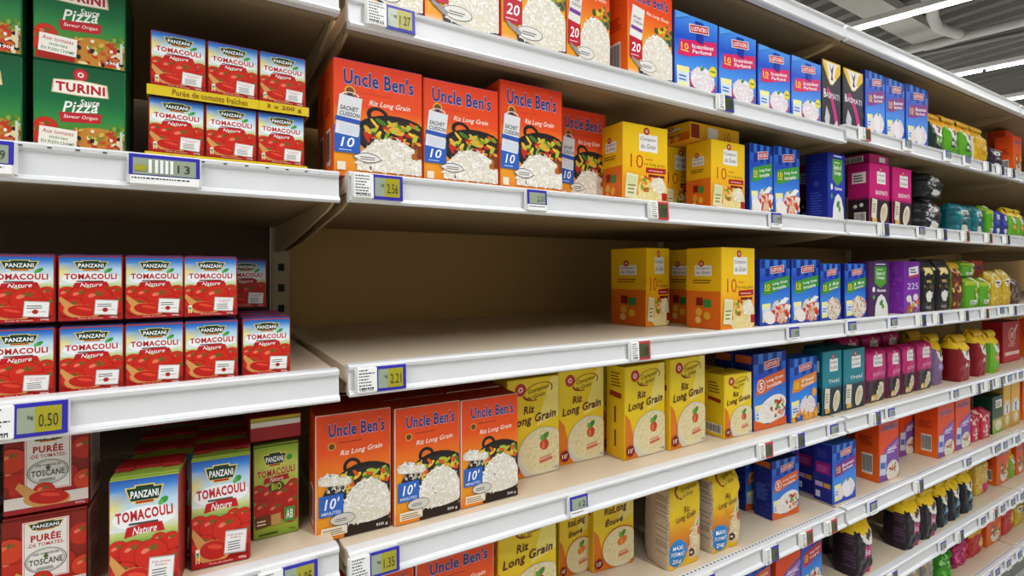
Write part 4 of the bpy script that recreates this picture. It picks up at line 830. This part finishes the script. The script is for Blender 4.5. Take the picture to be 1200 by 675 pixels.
fit('yellowbag', 'T3', 1163, 1175, 318, .03); fit('yellowbag', 'T3', 1176, 1185, 316, .03); fit('brown', 'T3', 1186, 1197, 325, .03); put('orange', 'T3', 2.75, .12)
# ---- fourth rice shelf
yb = [(366, 638, -2), (460, 620, 0), (537.5, 598, -1)]
Xs = [.1855 - .0, .2995, .4145]
for i, (X, yy, r, h) in enumerate(((.150, .050, -2, 1.01), (.2665, .040, 0, .995), (.3815, .041, 0, .985))):
    put('benmin', 'T4', X + .0, yy, 1, r, 1.0, 1, h, row='front')
    put('benmin', 'T4', X + .004 + (.03 if i == 0 else 0), yy + .068, 1, 0, .98 if i else .74, 1, .985, row='behind'); put('benmin', 'T4', X + .002 + (.035 if i == 0 else 0), yy + .135, 1, 0, .98 if i else .7, 1, .985, row='far behind')
put('cold', 'T4', .505, .098, 1, 1, 1.05, 1, 1.0); put('cold', 'T4', .636, .113, 1, 0, 1.03, 1, 1.01)
put('cold', 'T4', .774, .066, 1, 2, 1.06, 1, 1.03); put('cold', 'T4', .904, .06, 1, 3, 1.06, 1, 1.06)
put('cold', 'T4', .772, .135, 1, 0, 1.06, 1, 1.0, row='behind')
put('csmall', 'T4', 1.077, .050, 1, -2, 1.0, 1, 1.0); put('csmall', 'T4', 1.06, .115, 1, 0, 1.05, 1, 1.0, row='behind')
put('lorange', 'T4', 1.188, .050, 1, 0, 1.0, 1, 1.0); put('lorange', 'T4', 1.186, .108, 1, 0, .98, 1, 1.0, row='behind'); put('lorange', 'T4', 1.03, .2, 1, 0, 1, 1, .95, row='far behind')
put('lthai', 'T4', 1.336, .045, 1, 0, .93, 1, 1.0)
fit('cteal', 'T4', 964, 987.5, 413, .036, b=1, maxs=.8); put('cteal', 'T4', 1.585, .036, 2, 1, 1.0, 1, 1.0); put('cteal', 'T4', 1.59, .097, 2, 0, 1.0, 1, 1.0, row='behind')
for a, c, v in ((1014, 1039, 411), (1040, 1056, 409), (1057, 1073, 405), (1074, 1093, 402)): fit('cpurple', 'T4', a, c, v, .042)
for X in (1.72, 1.86, 1.99): put('cpurple', 'T4', X, .115, 2, sz=1.16, row='behind')
fit('tlilac', 'T4', 1094, 1106, 396, .05)
fit('tred', 'T4', 1124, 1138, 397, .026, maxs=1.2); put('tred', 'T4', 2.27, .14, 2, row='behind'); fit('tred', 'T4', 1146, 1157, 390, .03); fit('tgreen', 'T4', 1162, 1172, 391, .03, maxs=1.2); fit('redbox', 'T4', 1175, 1196, 378, .09, maxs=1.4); put('orange', 'T4', 3.3, .06, 3)
# ---- fifth rice shelf
fit('benmin', 'T5', 400, 485, None, .045, b=1); fit('benmin', 'T5', 487, 579, None, .045, b=1)
fit('cold', 'T5', 583, 652, 612, .075, b=1); fit('cetuve', 'T5', 655, 692, 590, .135, b=1); put('cetuve', 'T5', Xat(695, .116), .116, 1, -5, .98, 1, 1)
put('maxi', 'T5', .870, .036, 1, -3, 1.03, 1, 1.0); put('maxib', 'T5', 1.009, .032, 1, -2, 1.0, 1, 1.0)
put('tyellow', 'T5', 1.128, .118, 1, 6, 1.05, .8, .92)
put('lorange', 'T5', 1.281, .060, 1, -3, .80, 1, .80); put('lorange', 'T5', 1.272, .13, 1, 0, .82, 1, .80, row='behind')
put('lpurple', 'T5', 1.42, .12, 1, 0, .74, 1, .95)
put('lpurple', 'T5', 1.512, .028, 2, -2, .98, 1, .92); put('lpurple', 'T5', 1.535, .092, 2, 0, .98, 1, .92, row='behind'); put('lpurple', 'T5', 1.54, .15, 2, 0, .98, 1, .92, row='far behind')
put('orange', 'T5', 1.68, .22, 2, 0, 1, 1, 1, row='behind')
put('benpur', 'T5', 1.789, .036, 2, -1, .99, 1, 1.0); put('benpur', 'T5', 1.905, .12, 2, 0, .95, 1, 1.0)
for a, c, v in ((1090, 1118, 476), (1120, 1137, 466)): fit('benpur', 'T5', a + 9 if a == 1090 else a, c, v, .035)
put('benpur', 'T5', 2.10, .11, 2, row='behind')
fit('redpink', 'T5', 1138.5, 1149, 487, .04); fit('redpink', 'T5', 1150, 1162, 482, .035); fit('greenbox', 'T5', 1163, 1175, 466, .04); fit('grainbox', 'T5', 1176, 1184, 452, .04); fit('grainbox', 'T5', 1185, 1195, 449, .04); put('orange', 'T5', 3.08, .05, 3)
# ---- sixth rice shelf
put('lorange', 'T6', 1.128, .05, 1, 0, .95, 1, .92); put('benpur', 'T6', 1.283, .05, 1, 0, .92, 1, .93); put('lred', 'T6', 1.395, .048, 1, 0, .83, 1, .96)
fit('tpink', 'T6', 1003, 1024, 610, .02, maxs=1.1); put('dark', 'T6', 1.68, .13, 2, sx=1.05, sz=1.05)
fit('tpink', 'T6', 1062, 1080, 588, .015); fit('tpink', 'T6', 1083, 1099, 580, .015)
for a, c, v in ((1101, 1112, 570), (1114, 1126, 562), (1129, 1141, 555)): fit('tblue', 'T6', a, c, v, .025)
fit('pasta', 'T6', 1144, 1159, 543, .06); fit('orange', 'T6', 1168, 1182, 528, .06); fit('tgreen', 'T6', 1183, 1190, 530, .06); fit('orange', 'T6', 1191, 1199, 522, .06)
# ---- bottom rice shelf
fit('clear', 'T7', 1058, 1080, 652, .06); fit('clear', 'T7', 1082, 1095, 645, .06); fit('greenfoil', 'T7', 1101, 1116, 650, .05); fit('pinkbag', 'T7', 1118, 1134, 635, .06)
fit('redyellow', 'T7', 1135, 1154, 620, .06); fit('orange', 'T7', 1156, 1173, 604, .06); fit('redbag', 'T7', 1174, 1189, 594, .06); fit('yellowbag', 'T7', 1190, 1200, 590, .06)

# ------------------------------------------------------------------ electronic price tags
M_TAGW = mat('white_tag_plastic', '#ECECE8', .4)
M_BLUE = mat('blue_tag_frame', '#2A22A8', .4)
M_RED = mat('red_tag_frame', '#C83444', .4)
M_LCD = mat('grey_green_display', '#9AA690', .25, .6)
M_LCDY = mat('yellow_display', '#A8A01E', .3, .5)
M_LCDD = mat('dark_display', '#4A5230', .2, .6)
M_INK = mat('dark_ink', '#1C1C1C', .6)
M_PAPER = mat('white_paper_slip', '#F4F4F2', .7)
def flat(mb, x0, x1, z0, z1, y, mi=0): mb.face([(x0, y, z0), (x1, y, z0), (x1, y, z1), (x0, y, z1)], (1, 1, 1), mi)
def tag_meshes(style, frame, digits, seed):
    """style: 'wide' paper slip + framed display, 'square' framed display over a white band. Origin: middle of the back, lower edge."""
    r = random.Random(seed); out = []
    w = {'wide': .074, 'mid': .054, 'square': .044, 'big': .074}[style]; h = .038
    mb = MB(); mb.box(-w / 2, w / 2, -.009, 0, 0, h, (1, 1, 1), .003); out.append(('housing', mb.mesh('housing', [M_TAGW])))
    if style in ('square', 'big'): x0, x1, z0, z1 = -w / 2 + .002, w / 2 - .002, .012, h - .0015
    else: x0, x1, z0, z1 = -w / 2 + w * .38, w / 2 - .001, .001, h - .001
    mb = MB(); mb.box(x0, x1, -.0102, -.0085, z0, z1, (1, 1, 1), .0006, 0)
    lx0, lx1, lz0, lz1 = x0 + .0035, x1 - .005, z0 + .0045, z1 - .0045
    if style in ('square', 'big'): lx0, lx1, lz0 = x0 + .004, x1 - .004, z0 + .001
    fr = mb.mesh('display_frame', [frame]); out.append(('display_frame', fr))
    mb = MB(); lm = M_LCDD if style == 'mid' else M_LCD
    mid = lx0 + (lx1 - lx0) * .4
    mb.box(lx0, lx1, -.0106, -.0100, lz0, lz1, (1, 1, 1), 0, 0)
    if style == 'wide': flat(mb, mid, lx1, lz0, lz1, -.01075, 1)
    a = Art(lx1 - lx0, lz1 - lz0, seed); a.text(digits, .80 if style == 'big' else .70, .45, .2 if style == 'big' else .44, .5, '#111111', -.005)
    a.text('kg', .3, .6, .12, .2, '#222222') if style == 'wide' else None
    if style == 'big':
        a.rect(.03, .2, .2, .55, '#A8A01E')
        for q in (.24, .34, .42, .5, .58): a.rect(q, .1, q + .05, .92, '#C9D0C0')
    tmp = MB(); a.emit(tmp, lambda x, y, q: (lx0 + x * (lx1 - lx0), -.0109 - q, lz0 + y * (lz1 - lz0)))
    i = len(mb.v); mb.v += tmp.v; n0 = 0
    for f in tmp.f:
        cc = tmp.c[n0]; n0 += len(f); mb.f.append(tuple(i + k for k in f)); mb.m.append(2 if max(cc) < .1 else 1 if cc[2] < .1 else 3)
    mb.c += tmp.c
    out.append(('display', mb.mesh('display', [lm, M_LCDY, M_INK, M_PAPER])))
    mb = MB(); px0, px1, pz0, pz1 = (-w / 2 + .002, -w / 2 + w * .40, .002, h - .002) if style not in ('square', 'big') else (-w / 2 + .003, w / 2 - .003, .0015, .0115)
    mb.box(px0, px1, -.0113, -.0088, pz0, pz1, (1, 1, 1), .0006, 0)
    z = pz1 - .004
    while z > pz0 + .004:
        e = px1 - .003 - r.random() * (px1 - px0) * .4
        x = px0 + .002
        while x < e:
            q = r.uniform(.0012, .004); flat(mb, x, min(e, x + q), z, z + .0016, -.01145, 1); x += q + .0009
        z -= .0042
    if style not in ('square', 'big'):
        x = px0 + .003
        while x < px1 - .004: flat(mb, x, x + .0008, pz0 + .002, pz0 + .007, -.01147, 1); x += r.uniform(.0013, .0026)
    out.append(('paper_slip', mb.mesh('paper_slip', [M_PAPER, M_INK])))
    return out
STY = {'E': ('big', M_BLUE, 'broad blue-topped price tag'), 'A': ('wide', M_BLUE, 'blue-framed wide price tag'), 'B': ('square', M_BLUE, 'small blue-topped price tag'), 'C': ('mid', M_RED, 'red-framed price tag'), 'D': ('mid', M_BLUE, 'slim blue-framed price tag')}
TM = {}
TAGS = []
def tag(lv, u, st, digits='1.29', tilt=0):
    k = (st, digits)
    if k not in TM: TM[k] = tag_meshes(STY[st][0], STY[st][1], digits, len(TM) + 3)
    X = Xat(u, -.012)
    b = 0 if lv[0] == 'L' else 1 if X < bay_x(2) else 2 if X < bay_x(3) else 3
    o = bpy.data.objects.new('electronic_price_tag', None); COL.objects.link(o)
    o.location = (X, -.0100, RAILS[b, lv] + .0035); o.rotation_euler = (math.radians(-3), math.radians(tilt), 0)
    o['category'] = 'price tag'
    for n, me in TM[k]: link(n, me, o)
    TAGS.append(dict(o=o, desc=STY[st][2], lv=lv, X=X, row='tag'))
for lv, lst in {
    'L1': [(-12, 'B', '1.49'), (194, 'E', '13')], 'L2': [(30, 'A', '0.50')], 'L3': [(338, 'A', '1.05')],
    'T1': [(457, 'A', '1.27'), (848, 'D', '2.05'), (1012, 'C', '2.09'), (1062, 'B', '1.99'), (1109, 'B', '1.89'), (1132, 'B', '1.79'), (1156, 'D', '2.05'), (1171, 'D', '2.05'), (1184, 'D', '2.05')],
    'T2': [(442, 'A', '2.56'), (627, 'B', '2.31'), (770, 'C', '2.09'), (907, 'B', '1.99'), (1034, 'D', '2.05'), (1078, 'B', '1.89'), (1103, 'D', '2.05'), (1130, 'C', '2.09'), (1157, 'C', '2.09'), (1178, 'D', '2.05')],
    'T3': [(446, 'A', '2.21'), (748, 'C', '2.09'), (928, 'B', '1.99'), (996, 'B', '1.89'), (1045, 'B', '1.79'), (1078, 'D', '2.05'), (1098, 'D', '2.05'), (1129, 'D', '2.05'), (1153, 'C', '2.09'), (1172, 'B', '1.89'), (1186, 'D', '2.05')],
    'T4': [(438, 'A', '1.35'), (676, 'B', '12'), (895, 'C', '2.09'), (933, 'D', '2.05'), (975, 'B', '1.89'), (1024, 'D', '2.05'), (1042, 'B', '1.79'), (1118, 'B', '1.99'), (1143, 'D', '2.05'), (1157, 'D', '2.05'), (1170, 'D', '2.05'), (1181, 'B', '1.89'), (1194, 'B', '1.79')],
    'T5': [(828, 'B', '1.79'), (902, 'D', '2.05'), (943, 'C', '2.09'), (972, 'C', '2.09'), (1021, 'B', '1.89'), (1075, 'D', '2.05'), (1133, 'B', '1.99'), (1166, 'B', '1.89'), (1176, 'B', '1.79'), (1190, 'B', '1.99')],
    'T6': [(1027, 'B', '1.79'), (1044, 'D', '2.05'), (1103, 'B', '1.89'), (1123, 'D', '2.05'), (1150, 'B', '1.99'), (1163, 'C', '2.09'), (1173, 'B', '1.79'), (1185, 'B', '1.89'), (1196, 'B', '1.99')],
    'T7': [(1156, 'B', '1.79'), (1167, 'B', '1.89'), (1180, 'B', '1.99'), (1193, 'B', '1.79')]}.items():
    for u, st, dg in lst: tag(lv, u, st, dg)

# ------------------------------------------------------------------ room: floor, ceiling, lamps, pipes
mf = mat('pale_floor_tile', '#C9C6BE', .35, .5)
t = mf.node_tree; br = t.nodes.new('ShaderNodeTexBrick'); br.offset = 0; br.inputs['Scale'].default_value = 1; br.inputs['Mortar Size'].default_value = .004
br.inputs['Brick Width'].default_value = .4; br.inputs['Row Height'].default_value = .4
br.inputs['Color1'].default_value = lin('#C9C6BE') + (1,); br.inputs['Color2'].default_value = lin('#C2BFB6') + (1,); br.inputs['Mortar'].default_value = lin('#8E8A82') + (1,)
gm = t.nodes.new('ShaderNodeNewGeometry'); t.links.new(gm.outputs['Position'], br.inputs['Vector']); t.links.new(br.outputs['Color'], t.nodes['Principled BSDF'].inputs['Base Color'])
mb = MB(); mb.box(-5, 20, -6, 10, -.05, 0, (1, 1, 1)); structure('floor', mb.mesh('floor', [mf]))
CZ = EYE + 3.3
mc = mat('grey_ceiling_deck', '#605F5A', .8)
mb = MB(); xx = -5.0
while xx < 20:      # trapezoid roof deck
    mb.face([(xx, -6, CZ), (xx, 10, CZ), (xx + .12, 10, CZ), (xx + .12, -6, CZ)], (1, 1, 1)); mb.face([(xx + .12, -6, CZ), (xx + .12, 10, CZ), (xx + .16, 10, CZ + .07), (xx + .16, -6, CZ + .07)], (1, 1, 1))
    mb.face([(xx + .16, -6, CZ + .07), (xx + .16, 10, CZ + .07), (xx + .28, 10, CZ + .07), (xx + .28, -6, CZ + .07)], (1, 1, 1)); mb.face([(xx + .28, -6, CZ + .07), (xx + .28, 10, CZ + .07), (xx + .32, 10, CZ), (xx + .32, -6, CZ)], (1, 1, 1)); xx += .32
structure('ceiling', mb.mesh('ceiling', [mc]))
mw = mat('pale_grey_wall', '#B9B8B6', .8)
mb = MB(); mb.box(20, 20.2, -6, 10, 0, CZ + .2, (1, 1, 1)); structure('wall_far', mb.mesh('wall_far', [mw]))
mb = MB(); mb.box(-5, 20, 10, 10.2, 0, CZ + .2, (1, 1, 1)); structure('wall_back', mb.mesh('wall_back', [mw]))
mb = MB(); mb.box(-5.2, -5, -6, 10.2, 0, CZ + .2, (1, 1, 1)); structure('wall_left', mb.mesh('wall_left', [mw]))
mb = MB(); mb.box(-5.2, 20.2, -6.2, -6, 0, CZ + .2, (1, 1, 1)); structure('wall_front', mb.mesh('wall_front', [mw]))
M_TUBE = mat('lit_tube', '#FFFFFF', .4, emit=9.0, var=0)
M_HOUS = mat('white_lamp_housing', '#D9D9D6', .5)
LZ = EYE + 2.75
pa = ground(990, 39, LZ); pb = ground(1140, -2, LZ)
ang = math.atan2(pb[1] - pa[1], pb[0] - pa[0])
dirx, diry = math.cos(ang), math.sin(ang)
def lamp_row(px, py, s0, s1, label):
    """a run of two fluorescent battens end to end along the store's lamp line"""
    root = bpy.data.objects.new('fluorescent_lamp', None); COL.objects.link(root); root.location = (px, py, LZ); root.rotation_euler = (0, 0, ang)
    root['category'] = 'ceiling lamp'; root['label'] = label
    mb = MB(); mb.box(s0, s1, -.05, .05, .03, .09, (1, 1, 1), .004); link('lamp_housing', mb.mesh('lamp_housing', [M_HOUS]), root)
    L = 1.5; x = s0 + .03
    while x < s1 - .2:
        e = min(x + L, s1 - .03); bm = bmesh.new(); bmesh.ops.create_cone(bm, cap_ends=True, segments=12, radius1=.02, radius2=.02, depth=e - x - .04, matrix=Matrix.Translation(((x + e) / 2, 0, .008)) @ Matrix.Rotation(math.pi / 2, 4, 'Y'))
        me = bpy.data.meshes.new('tube'); bm.to_mesh(me); bm.free(); me.materials.append(M_TUBE); link('tube', me, root); x = e
    for q in (s0 + .4, s1 - .4):
        mb = MB(); mb.box(q - .004, q + .004, -.004, .004, .09, CZ - LZ + .02, (1, 1, 1)); link('hanger', mb.mesh('hanger', [M_HOUS]), root)
    ld = bpy.data.lights.new('lamp_light', 'AREA'); ld.shape = 'RECTANGLE'; ld.size = s1 - s0; ld.size_y = .04; ld.energy = LIGHT_W * (s1 - s0) / 1.5; ld.color = LAMP_COL
    lo = bpy.data.objects.new('lamp_light', ld); COL.objects.link(lo); lo.parent = root; lo.location = ((s0 + s1) / 2, 0, -.03)
lamp_row(pa[0], pa[1], -6.0, 5.0, 'nearest lit fluorescent batten row above the shelves')
p2 = ground(1150, 83.5, LZ); lamp_row(p2[0], p2[1], -6, 4.0, 'second lit fluorescent batten row farther down the aisle')
p3 = ground(1185, 117, LZ); lamp_row(p3[0], p3[1], -5, 3, 'farthest lit fluorescent batten row, just above the ledge')
step = math.hypot(p2[0] - pa[0], 0) if False else 3.6
# the rows over the aisle where the photographer stands
lamp_row(1.0, -1.0, -4.0, 3.0, 'fluorescent batten row over the aisle beside the camera')
lamp_row(-2.2, -1.0, -4.0, 3.0, 'fluorescent batten row over the aisle behind the tomato bay')
def tube(name, pts, r, m, seg=12):
    cu = bpy.data.curves.new(name, 'CURVE'); cu.dimensions = '3D'; cu.bevel_depth = r; cu.bevel_resolution = 3
    sp = cu.splines.new('POLY'); sp.points.add(len(pts) - 1)
    for p, q in zip(sp.points, pts): p.co = (*q, 1)
    o = bpy.data.objects.new(name, cu); COL.objects.link(o); me = bpy.data.meshes.new_from_object(o); bpy.data.objects.remove(o)
    me.materials.clear(); me.materials.append(m); me.polygons.foreach_set('use_smooth', [True] * len(me.polygons)); return link(name, me)
def P3(u, v, z): x, y = ground(u, v, z); return (x, y, z)
M_PIPE = mat('pale_pipe', '#A8A8A4', .5)
def along(u0, v0, u1, v1, z, ext=2.0):
    a, b = Vector(P3(u0, v0, z)), Vector(P3(u1, v1, z)); d = (b - a).normalized(); return [tuple(a - d * ext), tuple(b + d * ext)]
pz = EYE + 2.95
def T(o, lab, cat): o['label'] = lab; o['category'] = cat; return o
T(tube('ceiling_pipe', along(1050, 62, 1200, 25, pz), .055, M_PIPE), 'pale round pipe running under the grey ceiling deck', 'pipe')
T(tube('ceiling_pipe', along(1050, 70, 1200, 38, pz + .05), .03, mat('dark_pipe', '#6E6E6A', .5)), 'thinner dark pipe beside the pale ceiling pipe', 'pipe')
zq = EYE + 2.95
T(tube('ceiling_pipe', [P3(1084, -8, zq), P3(1092, 8, zq), P3(1093, 20, zq), P3(1098, 31, zq), P3(1108, 36, zq), P3(1124, 40, zq)], .06, M_PIPE), 'short pale elbow of pipe bending beneath the roof deck', 'pipe')
M_BEAM = mat('grey_beam', '#A09E98', .7)
a, b = Vector(P3(1002, 0, CZ - .12)), Vector(P3(1085, 46, CZ - .12)); d = (b - a).normalized(); nrm = Vector((-d.y, d.x, 0)) * .17
a -= d * 3; b += d * .5
q = [a - nrm, b - nrm, b + nrm, a + nrm]; mb = MB()
lo = [tuple(p) for p in q]; hi = [(p.x, p.y, CZ - .005) for p in q]
mb.face(lo[::-1], (1, 1, 1)); mb.face(hi, (1, 1, 1))
for k in range(4): mb.face([lo[k], lo[(k + 1) % 4], hi[(k + 1) % 4], hi[k]], (1, 1, 1))
structure('trim_1', mb.mesh('ceiling_beam', [M_BEAM]))

# ------------------------------------------------------------------ labels: every thing told apart by look, shelf, row and order
ORD = ['leftmost', 'second', 'third', 'fourth', 'fifth', 'sixth', 'seventh', 'eighth', 'ninth', 'tenth', 'eleventh', 'twelfth']
def finish(lst):
    by = {}
    for p in lst: by.setdefault((p['desc'], p['lv'], p['row']), []).append(p)
    for (desc, lv, row), v in by.items():
        v.sort(key=lambda p: p['X'])
        sh = SHELFNAME[lv]
        for i, p in enumerate(v):
            which = '' if len(v) == 1 else ORD[i] if i == 0 else ORD[i] + ' from left'
            place = {'tag': 'on rail of ' + sh, 'front': 'on ' + sh, 'behind': 'behind others, ' + sh, 'far behind': 'far back, ' + sh}.get(row, row + ', ' + sh)
            p['o']['label'] = desc + (', ' if which or row not in ('front', 'tag') else ' ') + (which + (', ' if row not in ('front', 'tag') else ' ') if which else '') + place
            p['o']['group'] = desc.split(' with ')[0] + ' repeats on the ' + sh
finish(PLACED); finish(TAGS)
